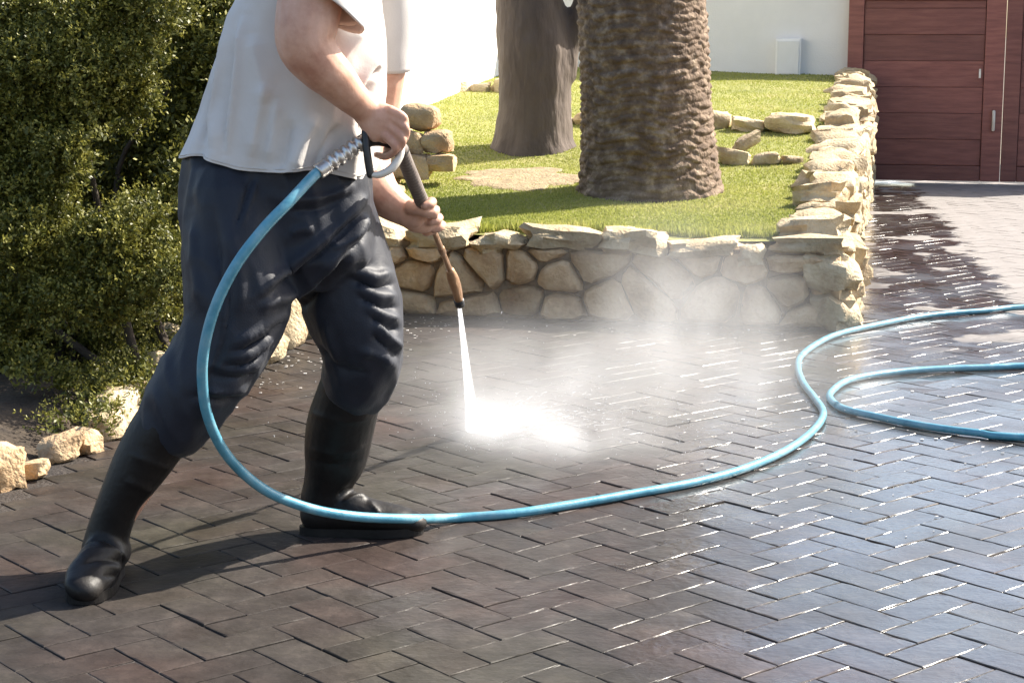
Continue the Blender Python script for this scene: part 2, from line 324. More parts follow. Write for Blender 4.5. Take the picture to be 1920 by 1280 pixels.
# herringbone pavers
PH = R(-49.965); ua = np.array([math.cos(PH), math.sin(PH)]); vb = np.array([-ua[1], ua[0]])
UU, U0, VV, V0 = .0764 * 1.2, -.0107 * 1.2, .0858 * 1.2, -.0399 * 1.2
HEDGE = [G(-260, 985)[:2], G(0, 935)[:2], G(120, 862)[:2], G(230, 810)[:2], G(400, 725)[:2], G(560, 655)[:2], G(690, 596)[:2]]   # foot line of the planting bed
def left_of_hedge(x, y):
    pts = HEDGE
    if y <= pts[0][1]: return x < pts[0][0]
    for (x0, y0), (x1, y1) in zip(pts, pts[1:]):
        if y0 <= y <= y1: return x < x0 + (x1 - x0) * (y - y0) / (y1 - y0)
    return x < pts[-1][0]
def paver_geo(a, b, seed, c=.0017):
    r = random.Random(seed); g = .0012 + .25 * c * .3; h = .05
    hx, hy = a / 2 - g, b / 2 - g
    if c < .0015:
        def ring(ix, z, j): return [(sx * (hx - ix) + r.uniform(-j, j), sy * (hy - ix) + r.uniform(-j, j), z + r.uniform(-j, j) * .6) for sx, sy in ((-1, -1), (1, -1), (1, 1), (-1, 1))]
        return loft([ring(0, -h, 0), ring(0, -c * .9, .0009), ring(c, 0, .0009)])
    out = [(-hx + 2 * hx * k / 6, -hy) for k in range(6)] + [(hx, -hy + 2 * hy * k / 3) for k in range(3)] + [(hx - 2 * hx * k / 6, hy) for k in range(6)] + [(-hx, hy - 2 * hy * k / 3) for k in range(3)]
    wear = [abs(r.gauss(0, .0009)) + (r.uniform(.002, .006) if r.random() < .10 else 0) for _ in out]      # rubbed and chipped arrises
    def ring(z, f, e): return [(x - math.copysign(min(e + f * w_, abs(x)), x) * (abs(abs(x) - hx) < 1e-6), y - math.copysign(min(e + f * w_, abs(y)), y) * (abs(abs(y) - hy) < 1e-6), z + r.uniform(-1, 1) * .0004 * (z > -.02)) for (x, y), w_ in zip(out, wear)]
    return loft([ring(-h, 0, 0), ring(-c, .25, 0), ring(-c * .35, .6, c * .3), ring(0, 1.5, c)])
variants = {0: [paver_geo(2 * UU, VV, k) for k in range(5)], 1: [paver_geo(2 * VV, UU, 20 + k) for k in range(5)]}
vmesh = {k: [mesh(*g) for g in v] for k, v in variants.items()}
for k in vmesh:
    for me in vmesh[k]: me.materials.append(M['paving'])
cells = []
for i in range(-190, 60):
    for j in range(0, 190):
        cl = (i + j - 2) % 4
        if cl == 0: cu, cv, k = i + 1, j + .5, 0
        elif cl == 2: cu, cv, k = i + .5, j + 1, 1
        else: continue
        p = ua * (cu * UU + U0) + vb * (cv * VV + V0)
        x, y = p
        if y < 2.6 or y > 14.9 or abs(x) > .35 * y + 1.2: continue
        s, t = ST_(x, y)
        if s > .06 and t > .06 and s < FRONT + 3: continue
        if left_of_hedge(x - .05, y): continue
        if t > LEN + .15: continue
        cells.append((x, y, k))
def in_view(x, y):
    px, py = proj(np.array([[x, y, 0.]])); return -40 < px[0] < 1960 and py[0] < 1330
order = sorted(range(len(cells)), key=lambda q: (0 if in_view(*cells[q][:2]) else 1, math.hypot(cells[q][0], cells[q][1])))
near, far = order[:300], order[300:]
for q in near:
    x, y, k = cells[q]
    o = bpy.data.objects.new('paver', random.choice(vmesh[k])); COL.objects.link(o); o.parent = drive
    o.location = (x, y, random.gauss(0, .0008)); o.rotation_euler = (random.gauss(0, R(.3)), random.gauss(0, R(.3)), PH + (math.pi / 2 if k else 0) + (math.pi if random.random() < .5 else 0) + random.gauss(0, R(.35)))
V, Fc, tint = [], [], []
farv = {0: [paver_geo(2 * UU, VV, 40 + k, .0011) for k in range(5)], 1: [paver_geo(2 * VV, UU, 60 + k, .0011) for k in range(5)]}
for q in far:
    x, y, k = cells[q]; gv, gf = random.choice(farv[k]); a = PH + (math.pi / 2 if k else 0) + random.gauss(0, R(.3)); ca, sa = math.cos(a), math.sin(a)
    tx, ty, dz, o = random.gauss(0, R(.25)), random.gauss(0, R(.25)), random.gauss(0, .0006), len(V); tt = random.random()
    for (vx, vy, vz) in gv: V.append((x + ca * vx - sa * vy, y + sa * vx + ca * vy, vz + dz + tx * vy + ty * vx))
    Fc += [tuple(i + o for i in f) for f in gf]; tint += [tt] * len(gv)
me = mesh(V, Fc); at = me.attributes.new('tint', 'FLOAT', 'POINT'); at.data.foreach_set('value', tint)
o = link('distant_pavers', me, M['paving'], drive); tag(o, kind='stuff')

# ------------------------------------------------------------------ stones
def rock_geo(size, seed, blocky=.55, rough=.16, n=4):
    idx = {}; V = []; Fc = []; r = random.Random(seed); off = Vector((r.uniform(0, 99), r.uniform(0, 99), r.uniform(0, 99)))
    def vert(p):
        key = tuple(round(q, 4) for q in p)
        if key not in idx:
            v = Vector(p); sph = v.normalized(); q = sph * (1 - blocky) + v * blocky * .86
            d = 1 + rough * (mnoise.noise(q * 1.3 + off) * 1.4 + .7 * mnoise.noise(q * 3.1 + off) + .4 * mnoise.noise(q * 6.5 + off))
            q = q * d; idx[key] = len(V); V.append(np.array([q.x * size[0], q.y * size[1], q.z * size[2]]) * .5)
        return idx[key]
    g = [-1 + 2 * i / n for i in range(n + 1)]
    for ax in range(3):
        for sgn in (-1, 1):
            for i in range(n):
                for j in range(n):
                    q = []
                    for (u, v) in ((g[i], g[j]), (g[i + 1], g[j]), (g[i + 1], g[j + 1]), (g[i], g[j + 1])):
                        p = [0, 0, 0]; p[ax] = sgn; p[(ax + 1) % 3] = u; p[(ax + 2) % 3] = v; q.append(vert(p))
                    Fc.append(tuple(q) if sgn > 0 else tuple(q[::-1]))
    return V, Fc
def rock(name, parent, loc, size, seed, rotz=0, tilt=(0, 0), mat='stone', **k):
    V, Fc = rock_geo(size, seed, **k)
    cz, sz = math.cos(rotz), math.sin(rotz); W = []
    for v in V:
        x, y, z = v; z2 = z + tilt[0] * x + tilt[1] * y
        W.append((loc[0] + cz * x - sz * y, loc[1] + sz * x + cz * y, loc[2] + z2))
    me = mesh(W, Fc, True); bm = bmesh.new(); bm.from_mesh(me); bmesh.ops.recalc_face_normals(bm, faces=bm.faces); bm.to_mesh(me); bm.free(); me.set_sharp_from_angle(angle=R(50))
    return child(name, me, M[mat], parent)
def voronoi(w, hfun, cell, seed):
    """cells of a rubble wall face, width w, height hfun(x)"""
    r = random.Random(seed); pts = []
    hm = max(hfun(0), hfun(w)); n = int(w * hm / (cell * cell * .8)); tries = 0
    while len(pts) < n and tries < 4000:
        tries += 1; x, z = r.uniform(0, w), r.uniform(0, hm)
        if z < hfun(x) and all(((x - a) / 1.35) ** 2 + (z - b) ** 2 > (cell * r.choice((.42, .6, .85))) ** 2 for a, b in pts): pts.append((x, z))
    out = []
    for i, (x, z) in enumerate(pts):
        poly = [(0, 0), (w, 0), (w, hfun(w)), (0, hfun(0))]
        for j, (a, b) in enumerate(pts):
            if i == j: continue
            nx, nz = (a - x) / 1.6, (b - z) * 1.0; mx, mz = (a + x) / 2, (b + z) / 2; new = []
            for k in range(len(poly)):
                p, q = poly[k], poly[(k + 1) % len(poly)]; dp = (p[0] - mx) * nx + (p[1] - mz) * nz; dq = (q[0] - mx) * nx + (q[1] - mz) * nz
                if dp <= 0: new.append(p)
                if dp * dq < 0: t = dp / (dp - dq); new.append((p[0] + t * (q[0] - p[0]), p[1] + t * (q[1] - p[1])))
            poly = new
            if len(poly) < 3: break
        if len(poly) >= 3: out.append(poly)
    return out
def face_stone(poly, joint, proud, r):
    cx = sum(p[0] for p in poly) / len(poly); cz = sum(p[1] for p in poly) / len(poly)
    # resample the outline so that corners can be rounded off
    pts = []
    for k in range(len(poly)):
        a, b = poly[k], poly[(k + 1) % len(poly)]; L = math.dist(a, b)
        if L < .012: continue
        for t in ((.18, .5, .82) if L > .05 else (.5,)): pts.append((a[0] + (b[0] - a[0]) * t, a[1] + (b[1] - a[1]) * t))
    if len(pts) < 4: return None
    rad = max(math.dist(p, (cx, cz)) for p in pts); rings = []; tiltx, tiltz = r.uniform(-.28, .28), r.uniform(-.2, .3)
    for sc_, dep in ((1.0, -.06), (1.0, -.004), (.95, proud * .55), (.80, proud * .95), (.42, proud * 1.1)):
        ring = []
        for p in pts:
            dx, dz = p[0] - cx, p[1] - cz; d = math.hypot(dx, dz); f = max(d - joint, .004) / d * sc_ * (1 + .10 * mnoise.noise(Vector((p[0] * 22, p[1] * 22, 1))))
            x, z = cx + dx * f, cz + dz * f
            y = dep + (0 if dep < 0 else (tiltx * (x - cx) + tiltz * (z - cz)) + .013 * mnoise.noise(Vector((x * 30, z * 30, 5))) + .020 * mnoise.noise(Vector((x * 11, z * 11, 9))))
            ring.append((x, y, z))
        rings.append(ring)
    return loft(rings)
def wall_face(parent, place, w, hfun, cell, seed, mat='stone', joint=.007):
    r = random.Random(seed)
    for poly in voronoi(w, hfun, cell, seed):
        g = face_stone(poly, joint, r.uniform(.018, .062), r)
        if g is None: continue
        me = mesh([place(*p) for p in g[0]], g[1], True); bm = bmesh.new(); bm.from_mesh(me); bmesh.ops.recalc_face_normals(bm, faces=bm.faces); bm.to_mesh(me); bm.free()
        me.set_sharp_from_angle(angle=R(42)); child('stone', me, M[mat], parent)

wall = empty('stone_retaining_wall', tuple(C0))
tag(wall, 'low rubble stone retaining wall around the raised lawn with the palm', 'wall')
mb = MB()
def core(s0, s1, t0, t1, n, hoff):
    for i in range(n):
        a = i / n; b = (i + 1) / n
        if t1 - t0 > s1 - s0: q = (s0, s1, t0 + (t1 - t0) * a, t0 + (t1 - t0) * b)
        else: q = (s0 + (s1 - s0) * a, s0 + (s1 - s0) * b, t0, t1)
        h = lawn_z((q[0] + q[1]) / 2, (q[2] + q[3]) / 2) + hoff
        mb.box((q[0], q[2], -.05), (q[1], q[3], h), lambda p: GF(p[0], p[1], p[2]))
core(.03, FRONT, .035, .26, 1, -.03); core(.035, .27, .262, LEN - .05, 12, -.02)
child('mortar_core', mb.mesh(), M['mortar'], wall)
wall_face(wall, lambda x, y, z: GF(x, .03 - y, z), FRONT, lambda x: .30, .17, 13, joint=.006)
wall_face(wall, lambda x, y, z: GF(.03 - y, x, z), LEN - .1, lambda x: .31 + .062 * x, .20, 5, 'stone_pale', .004)
r = random.Random(4); x = -.02; k = 0                                    # cap slabs on the front wall
for wd in (.33, .12, .30, .26, .34, .22, .30, .20, .27, .24, .22, .25):
    hz = r.uniform(.05, .12); z = .295 + hz * .5 - r.uniform(.0, .02)
    if k == 1: z -= .045; hz *= .7
    rock('cap_stone', wall, GF(x + wd / 2, .10 + r.uniform(-.015, .02), z), (wd * 1.07, r.uniform(.22, .32), hz * 1.25), 300 + k, math.atan2(E1[1], E1[0]) + r.uniform(-.08, .08), (r.uniform(-.14, .14), r.uniform(.0, .10)), 'stone_pale', blocky=.55, rough=.34)
    x += wd; k += 1
x = .16; k = 0                                                          # cap stones on the flank
while x < LEN - .1:
    wd = r.uniform(.17, .34); z = lawn_z(.12, x) + r.uniform(-.015, .03)
    rock('cap_stone', wall, GF(.13 + r.uniform(-.03, .03), x + wd / 2, z), (wd * 1.12, r.uniform(.22, .31), r.uniform(.10, .18)), 400 + k, math.atan2(E2[1], E2[0]) + r.uniform(-.25, .25), (r.uniform(-.2, .2), r.uniform(-.15, .15)), 'stone_pale', blocky=.36, rough=.34)
    x += wd * .88; k += 1
for q, (sx_, tx_, z_, sz) in enumerate(((.05, .03, .23, .2), (.03, .05, .06, .2), (.02, .22, .16, .19), (.01, .20, .03, .16), (.02, .40, .08, .18), (.015, .42, .25, .17), (.0, .6, .14, .18), (.0, .62, .02, .14), (.02, .80, .24, .17), (-.02, .33, .0, .1), (-.03, .1, .0, .09))):   # rubble at the corner and along the sunlit flank
    rock('corner_stone', wall, GF(sx_, tx_, z_), (sz * 1.1, sz, sz * .8), 600 + q, r.uniform(0, 3), (r.uniform(-.3, .3), r.uniform(-.3, .3)), 'stone_pale', blocky=.42, rough=.34)

# raised lawn
ns, ntt = 44, 90; V = []; Fc = []; S1 = 6.0
for i in range(ns + 1):
    for j in range(ntt + 1):
        s = .2 + (S1 - .2) * i / ns; t = .12 + (LEN + 1.0 - .12) * j / ntt; V.append(GF(s, t, lawn_z(s, t) - .004))
for i in range(ns):
    for j in range(ntt): a = i * (ntt + 1) + j; Fc.append((a, a + 1, a + ntt + 2, a + ntt + 1))
lawn = tag(link('lawn', mesh(V, Fc, True), M['lawn']), kind='structure')
DIRT = G(975, 340, .43); V = []; Fc = []
for k_ in range(13):                                          # worn earth patch left of the palm
    for j_ in range(40):
        q_ = 2 * math.pi * j_ / 40; rr_ = k_ / 12 * (1 + .45 * mnoise.noise(Vector((math.cos(q_) * 2.5, math.sin(q_) * 2.5, 7))) + .2 * mnoise.noise(Vector((math.cos(q_) * 7, math.sin(q_) * 7, 2)))) ; x_, y_ = DIRT[0] + math.cos(q_) * .32 * rr_, DIRT[1] + math.sin(q_) * .36 * rr_
        V.append((x_, y_, lawn_z(*ST_(x_, y_)) + .004 + .006 * mnoise.noise(Vector((x_ * 25, y_ * 25, 0))) - .006 * (k_ == 12)))
for k_ in range(12):
    for j_ in range(40): a_ = k_ * 40 + j_; b_ = k_ * 40 + (j_ + 1) % 40; Fc.append((a_, b_, b_ + 40, a_ + 40))
tag(link('bare_earth', mesh(V, Fc, True), noisy('dry earth', [(.20, .14, .08), (.34, .26, .15), (.46, .36, .22)], 16, (.9, 1), .8, 60)), kind='structure')
PALM = GF(*ST_(P(1220, 370, 8.92)[0], 8.92), 0); ps, pt = ST_(PALM[0], PALM[1]); PALM[2] = lawn_z(ps, pt)
TREE = np.array([P(1000, 285, 10.35)[0], 10.35, 0]); ts_, tt_ = ST_(TREE[0], TREE[1]); TREE[2] = lawn_z(ts_, tt_)
DIRT = G(975, 340, .43)
def blades(n, area, height, wid, seed, dirt=True):
    g = np.random.default_rng(seed); pts = []
    while len(pts) < n:
        s, t = area(g); p = GF(s, t, 0)
        if math.hypot(p[0] - PALM[0], p[1] - PALM[1]) < .33 or math.hypot(p[0] - TREE[0], p[1] - TREE[1]) < .2: continue
        dd = math.hypot((p[0] - DIRT[0]) / .42, (p[1] - DIRT[1]) / .46)
        if dirt and dd < 1 and g.random() > .28 + .5 * dd: continue
        pts.append((p[0], p[1], lawn_z(s, t) - .005, .5 + .5 * mnoise.noise(Vector((p[0] * 2.3, p[1] * 2.3, 0)))))
    p = np.array(pts); n = len(p); a = g.uniform(0, 2 * math.pi, n); h = g.uniform(.5, 1.15, n) * height * (.7 + .6 * p[:, 3]); w_ = wid * g.uniform(.7, 1.3, n)
    lx, ly = np.cos(a) * h * .55 * g.uniform(.2, 1, n), np.sin(a) * h * .55 * g.uniform(.2, 1, n); sx, sy = -np.sin(a) * w_, np.cos(a) * w_
    co = np.stack([np.stack([p[:, 0] - sx, p[:, 1] - sy, p[:, 2]], 1), np.stack([p[:, 0] + sx, p[:, 1] + sy, p[:, 2]], 1),
                   np.stack([p[:, 0] + lx + sx * .25, p[:, 1] + ly + sy * .25, p[:, 2] + h], 1), np.stack([p[:, 0] + lx - sx * .25, p[:, 1] + ly - sy * .25, p[:, 2] + h], 1)], 1).reshape(-1, 3)
    me = npmesh(co, np.arange(4 * n).reshape(-1, 4)); at = me.attributes.new('tint', 'FLOAT', 'POINT')
    at.data.foreach_set('value', np.repeat(np.clip(p[:, 3] * .75 + g.uniform(-.1, .35, n), 0, 1), 4).astype(np.float32)); return me
def area_all(g):
    t = .2 + (LEN - .1) * g.random() ** 1.5; return .24 + (min(4.2, 1.7 + t * .45) - .24) * g.random(), t
tag(link('grass', blades(170000, area_all, .0095, .0032, 3), M['grass']), 'short yellow green grass covering the raised lawn', 'grass', kind='stuff')
def weeds(g):
    q = g.random(); return .3 + 2.2 * q, .17 + .08 * g.random() + .03 * math.sin(q * 40)
tag(link('grass_tufts', blades(3000, weeds, .045, .0035, 9, False), M['grass']), 'longer grass tufts hanging over the stone wall edge', 'grass', kind='stuff')

# terrace edging rows on the lawn
def edging(label, t0, s0, s1, seed, sz, gap=0.):
    e = empty('stone_edging', tuple(GF(s0, t0, lawn_z(s0, t0)))); tag(e, label, 'stone edging', 'stone edgings across the lawn'); rr = random.Random(seed); s = s0; k = 0
    while s < s1:
        wd = rr.uniform(.7, 1.5) * sz
        if rr.random() > gap: rock('stone', e, GF(s + wd / 2, t0 + rr.uniform(-.04, .04), lawn_z(s, t0) + wd * .10), (wd * 1.05, wd * rr.uniform(.5, .8), wd * rr.uniform(.4, .62)), seed * 50 + k, math.atan2(E1[1], E1[0]) + rr.uniform(-.3, .3), (rr.uniform(-.2, .2), 0), 'stone_pale', blocky=.4, rough=.25)
        s += wd; k += 1
edging('row of small pale stones across the lawn right of the palm trunk', 2.5, .3, 1.35, 21, .14, .2)
edging('row of larger pale stones further back across the lawn', 3.7, .28, 1.9, 22, .21)
edging('row of pale stones along the foot of the sunlit white wall', 5.3, 2.35, 3.3, 23, .2)
cl = empty('loose_stone', tuple(GF(.72, 2.8, lawn_z(.72, 2.8)))); tag(cl, 'single white stone tilted on the lawn between the edging rows', 'stone')
rock('stone', cl, GF(.62, 2.78, lawn_z(.62, 2.78) + .05), (.17, .1, .08), 77, .4, (.5, 0), 'stone_pale')

# stacked stones behind the hands
pile = empty('stacked_stone_pier', tuple(P(790, 340, 9.2))); tag(pile, 'pile of shaded brown stones topped by a round boulder behind the hands', 'stone pile')
for q, (px, py, D, sx, sz) in enumerate(((788, 218, 9.3, .215, .15), (822, 266, 9.25, .17, .13), (768, 268, 9.25, .17, .14), (735, 255, 9.5, .22, .24), (770, 312, 9.2, .24, .15), (826, 306, 9.2, .17, .10), (710, 318, 9.3, .28, .24), (725, 372, 9.0, .22, .16))):
    rock('boulder' if q == 0 else 'stone', pile, P(px, py, D), (sx, .2, sz), 700 + q, random.uniform(-.3, .3), blocky=.5 if q else .15)

# ------------------------------------------------------------------ white walls, utility box, gate
def plane_box(name, label, cat, a, b, z0, z1, th, mat):
    d = (b - a) / np.linalg.norm(b - a); n = np.array([-d[1], d[0]]); mbx = MB()
    L = float(np.linalg.norm(b - a)); mbx.box((0, 0, z0), (L, th, z1), lambda p: np.array([a[0] + d[0] * p[0] + n[0] * p[1], a[1] + d[1] * p[0] + n[1] * p[1], p[2]]))
    me = mbx.mesh(); bevel_mesh(me, .012, 2); o = link(name, me, M[mat]); tag(o, label, cat); return o, d, n
GL = GF(-.02, LEN, 0)[:2] + np.array([-.12, 0]) * 0
cornr = GF(2.85, LEN + .08, 0)[:2]
gatepost = GF(.14, LEN + .08, 0)[:2]
plane_box('garden_wall', 'shaded white plaster wall left of the brown gate', 'wall', cornr, gatepost, -.05, 2.35, .2, 'plaster')
lw_end = GF(2.85, LEN - 5.6, 0)[:2]
plane_box('garden_wall', 'sunlit white plaster wall behind the trees', 'wall', lw_end, GF(2.85, LEN + .078, 0)[:2], -.05, 2.6, .2, 'plaster')
ub = GF(.62, LEN + .06, 0); u0 = P(1478, 108, ub[1]); ubx = empty('utility_box', tuple(u0)); tag(ubx, 'flat white meter box on the shaded wall near the gate', 'meter box')
Mb = lambda p: np.array([u0[0] - E1[0] * p[0] - E2[0] * p[1], u0[1] - E1[1] * p[0] - E2[1] * p[1], u0[2] + p[2]])
mb = MB().box((-.10, -.03, -.15), (.10, .05, .15), Mb); child('casing', bevel_mesh(mb.mesh(), .006), M['box_paint'], ubx)
mb = MB().box((-.085, .052, -.13), (.085, .062, .13), Mb); child('door', bevel_mesh(mb.mesh(), .003), M['box_paint'], ubx)

gate = empty('wooden_gate', tuple(GF(.1, LEN, 0))); tag(gate, 'dark red brown double leaf wooden gate at the end of the drive', 'gate')
def MG(p): return GF(.12 - p[0], LEN + .02 - p[1], p[2])           # x right along the gate, y towards the viewer
def gbox(name, lo, hi, parent, mat='gate', bv=.006): mbx = MB().box(lo, hi, MG); return child(name, bevel_mesh(mbx.mesh(), bv), M[mat], parent)
GH = 1.56
for lf, x0 in enumerate((-.09, 1.121)):
    x1 = x0 + 1.205
    leaf = gbox('leaf', (x0 + .01, -.045, .03), (x1 - .01, -.012, GH - .02), gate)
    gbox('stile', (x0, -.01, .022), (x0 + .12, .03, GH), leaf); gbox('stile', (x1 - .15, -.01, .022), (x1, .03, GH), leaf)
    gbox('rail', (x0 + .122, -.01, .022), (x1 - .152, .026, .14), leaf); gbox('rail', (x0 + .122, -.01, GH - .13), (x1 - .152, .026, GH - .002), leaf)
    z = .146; k = 0
    while z < GH - .15:
        dz = .204; jx = random.uniform(-.004, .004)
        gbox('plank', (x0 + .124, -.011, z), (x1 - .154, .012 + jx, min(z + dz - .0025, GH - .134)), leaf, bv=.0025); z += dz; k += 1
h = empty('unused'); bpy.data.objects.remove(h)
mb = MB().tube([MG((1.05, .06, .43)), MG((1.05, .075, .50)), MG((1.05, .06, .57))], [.013] * 3, seg=8, sub=3); child('handle', mb.mesh(True), M['ivory'], gate)
mb = MB().box((1.035, .031, .41), (1.065, .036, .59), MG); child('handle_plate', mb.mesh(), M['gate'], gate)
mb = MB().box((.925, .031, .83), (.94, .042, .90), MG); child('latch', mb.mesh(), M['steel'], gate)

# ------------------------------------------------------------------ trees
def ring_trunk(path, rad, seg, fn=None, flare=None):
    rings = []
    for i, (c, r_) in enumerate(zip(path, rad)):
        rings.append([np.array([c[0] + math.cos(q) * r_ * (1 + (fn(q, c[2]) if fn else 0)), c[1] + math.sin(q) * r_ * (1 + (fn(q, c[2]) if fn else 0)), c[2]]) for q in np.linspace(0, 2 * math.pi, seg, endpoint=False)])
    return loft(rings)
palm = empty('palm_tree', tuple(PALM)); tag(palm, 'thick palm trunk with rough ringed bark standing on the lawn', 'palm tree')
PT = 7.0
def scar(q, z):
    cx, sx = math.cos(q), math.sin(q)
    w1 = mnoise.noise(Vector((cx * 2.2, sx * 2.2, z * 2.6))); w2 = mnoise.noise(Vector((cx * 5, sx * 5, z * 7 + 9)))
    row = (z + .03 * w1 + .010 * w2) / .032; k = math.floor(row); v = row - k
    u = q / (2 * math.pi) * 9 + .5 * (k % 2) + .7 * w1 + .3 * w2 + .4 * math.sin(k * 12.9); c = math.floor(u); u -= c
    big = .35 + .65 * (.5 + .5 * math.sin(c * 7.3 + k * 3.1))                # each leaf scar stands out differently
    lens = max(0, 1 - (2 * abs(u - .5)) ** 2.4); hgt = .22 + .55 * lens
    dome = max(0, 1 - (abs(v - .45) / (hgt * .5 + .12)) ** 2) * lens
    n = mnoise.noise(Vector((cx * 5, sx * 5, z * 26))); n2 = mnoise.noise(Vector((cx * 14, sx * 14, z * 60)))
    return .034 * dome * big + .016 * n + .014 * n2 - .02 * (1 - lens) + .02 * mnoise.noise(Vector((cx * 2, sx * 2, z * 2)))
zs = np.concatenate([np.linspace(-.08, 1.55, 340), np.linspace(1.56, PT, 110)])
top = P(1203, 0, 8.92); lean = (top[0] - PALM[0]) / (top[2] - PALM[2])
pth = [(PALM[0] + lean * min(z, 1.6), PALM[1], PALM[2] + z) for z in zs]
prad = [.300 + .045 * math.exp(-max(z, 0) / .45) + .015 * math.exp(-max(z, 0) / .1) for z in zs]
child('trunk', mesh(*ring_trunk(pth, prad, 200, scar), True), M['palm'], palm)
def frond(base, az, el, L, V, Fc, tn, r):
    pts = []; d0 = np.array([math.cos(az), math.sin(az), 0])
    for k in range(15):
        f = k / 14; ang = el - f * f * r.uniform(1.15, 1.3) * 1.15
        pts.append(base if k == 0 else pts[-1] + (d0 * math.cos(ang) + np.array([0, 0, math.sin(ang)])) * L / 14)
    side = np.array([-d0[1], d0[0], 0])
    for k in range(2, 15):
        for h_ in (0, .5):
            c = pts[k - 1] * (1 - h_) + pts[k] * h_
            for sg in (-1, 1):
                ll = .5 * math.sin(min(1, (k + h_) / 15) * 2.6 + .3) + .08; dr = side * sg * .8 + (pts[k] - pts[k - 1]) / (L / 14) * .55 + np.array([0, 0, -.15 + r.uniform(-.2, .2)])
                e = c + dr / np.linalg.norm(dr) * ll; wv = np.array([0, 0, .018]); o = len(V)
                V.extend([c - wv, c + wv, e]); Fc.append((o, o + 1, o + 2)); tn.extend([r.random()] * 3)
    for a, b in zip(pts, pts[1:]):
        o = len(V); V.extend([a - side * .02, a + side * .02, b + side * .015, b - side * .015]); Fc.append((o, o + 1, o + 2, o + 3)); tn.extend([.9] * 4)
V, Fc, tn = [], [], []; rr = random.Random(8); ctop = np.array([pth[-1][0], pth[-1][1], pth[-1][2]])
for k in range(44): frond(ctop + np.array([0, 0, rr.uniform(-.15, .2)]), k * 2.399, rr.uniform(-.35, 1.3), rr.uniform(2.0, 2.6), V, Fc, tn, rr)
me = mesh(V, Fc); at = me.attributes.new('tint', 'FLOAT', 'POINT'); at.data.foreach_set('value', tn); child('crown', me, M['treeleaf'], palm)

def leaf_cloud(n, centers, radii, size, seed, up=.4, clump=.16, per=14, shell=.35, spread=1.0):
    """leaves in small sprays spread through ellipsoids: returns a mesh with a tint attribute"""
    g = np.random.default_rng(seed); centers = np.asarray(centers, float); radii = np.asarray(radii, float)
    wgt = (radii[:, 0] * radii[:, 2]); pick = g.choice(len(centers), n, p=wgt / wgt.sum())
    d = g.normal(size=(n, 3)); d /= np.linalg.norm(d, axis=1)[:, None]; rad = g.random(n) ** shell
    base = centers[pick] + d * radii[pick] * rad[:, None]
    lump = np.array([mnoise.noise(Vector(b * 7.)) for b in base]); base += d * (lump * clump)[:, None]
    ax = d * .7 + np.array([0, 0, up]) + g.normal(size=(n, 3)) * .45; ax /= np.linalg.norm(ax, axis=1)[:, None]
    ln = size * g.uniform(2.0, 4.2, n); tt = g.random(n)
    f = np.tile(np.linspace(.1, 1, per), n); I = np.repeat(np.arange(n), per); m = n * per
    c = base[I] + ax[I] * (ln[I] * f)[:, None] + g.normal(size=(m, 3)) * size * .22
    sd_ = g.normal(size=(m, 3)); sd_ -= ax[I] * (sd_ * ax[I]).sum(1)[:, None]; sd_ /= np.linalg.norm(sd_, axis=1)[:, None]
    dr = ax[I] * .75 + sd_ * spread; dr /= np.linalg.norm(dr, axis=1)[:, None]
    wv = np.cross(dr, g.normal(size=(m, 3))); wv /= np.linalg.norm(wv, axis=1)[:, None]
    l = size * g.uniform(.55, 1.15, m) * (1.15 - .5 * f); hw = l * .24
    co = np.stack([c, c + dr * (l * .5)[:, None] + wv * hw[:, None], c + dr * l[:, None], c + dr * (l * .5)[:, None] - wv * hw[:, None]], 1).reshape(-1, 3)
    me = npmesh(co, np.arange(4 * m).reshape(-1, 4)); at = me.attributes.new('tint', 'FLOAT', 'POINT')
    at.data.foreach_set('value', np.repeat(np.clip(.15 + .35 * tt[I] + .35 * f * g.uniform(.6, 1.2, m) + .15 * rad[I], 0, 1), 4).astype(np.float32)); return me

tree = empty('broadleaf_tree', tuple(TREE)); tag(tree, 'grey forked tree trunk with smooth furrowed bark left of the palm', 'tree')
Dt = 10.35; mb = MB()
def furrow(q, z): return .04 * mnoise.noise(Vector((math.cos(q) * 2.2, math.sin(q) * 2.2, z * .7))) + .015 * mnoise.noise(Vector((math.cos(q) * 8, math.sin(q) * 8, z * 1.2)))
def trunk_px(rows, seg=40, sub=8):
    d = catmull(np.array([[*P((a + b) / 2, y, Dt), (b - a) / 2 / F * Dt] for a, b, y in rows]), sub); return ring_trunk(d[:, :3], d[:, 3], seg, furrow)
mb.add(trunk_px([(905, 1092, 310), (915, 1084, 285), (926, 1074, 255), (935, 1070, 200), (936, 1070, 140), (933, 1068, 85), (931, 1058, 30), (930, 1050, -40), (915, 1030, -250), (850, 930, -700)]))
mb.add(trunk_px([(1005, 1080, 150), (1030, 1086, 95), (1056, 1100, 60), (1072, 1125, 10), (1085, 1145, -60), (1120, 1190, -250), (1250, 1310, -700)]))
tm = fused(mb, .02, 3); roughen(tm, .006, 14, 3); child('trunk', tm, M['bark'], tree)
cen = [TREE + np.array(v) for v in ((-.9, .2, 4.2), (.6, .8, 4.6), (0, -.5, 5.2), (-.3, 1.2, 5.6), (1.3, .1, 4.1), (-1.6, 1., 4.8))]
child('crown', leaf_cloud(2600, cen, [(1.1, 1.1, .8)] * 6, .075, 31, .2, .3, 12, .4), M['treeleaf'], tree)
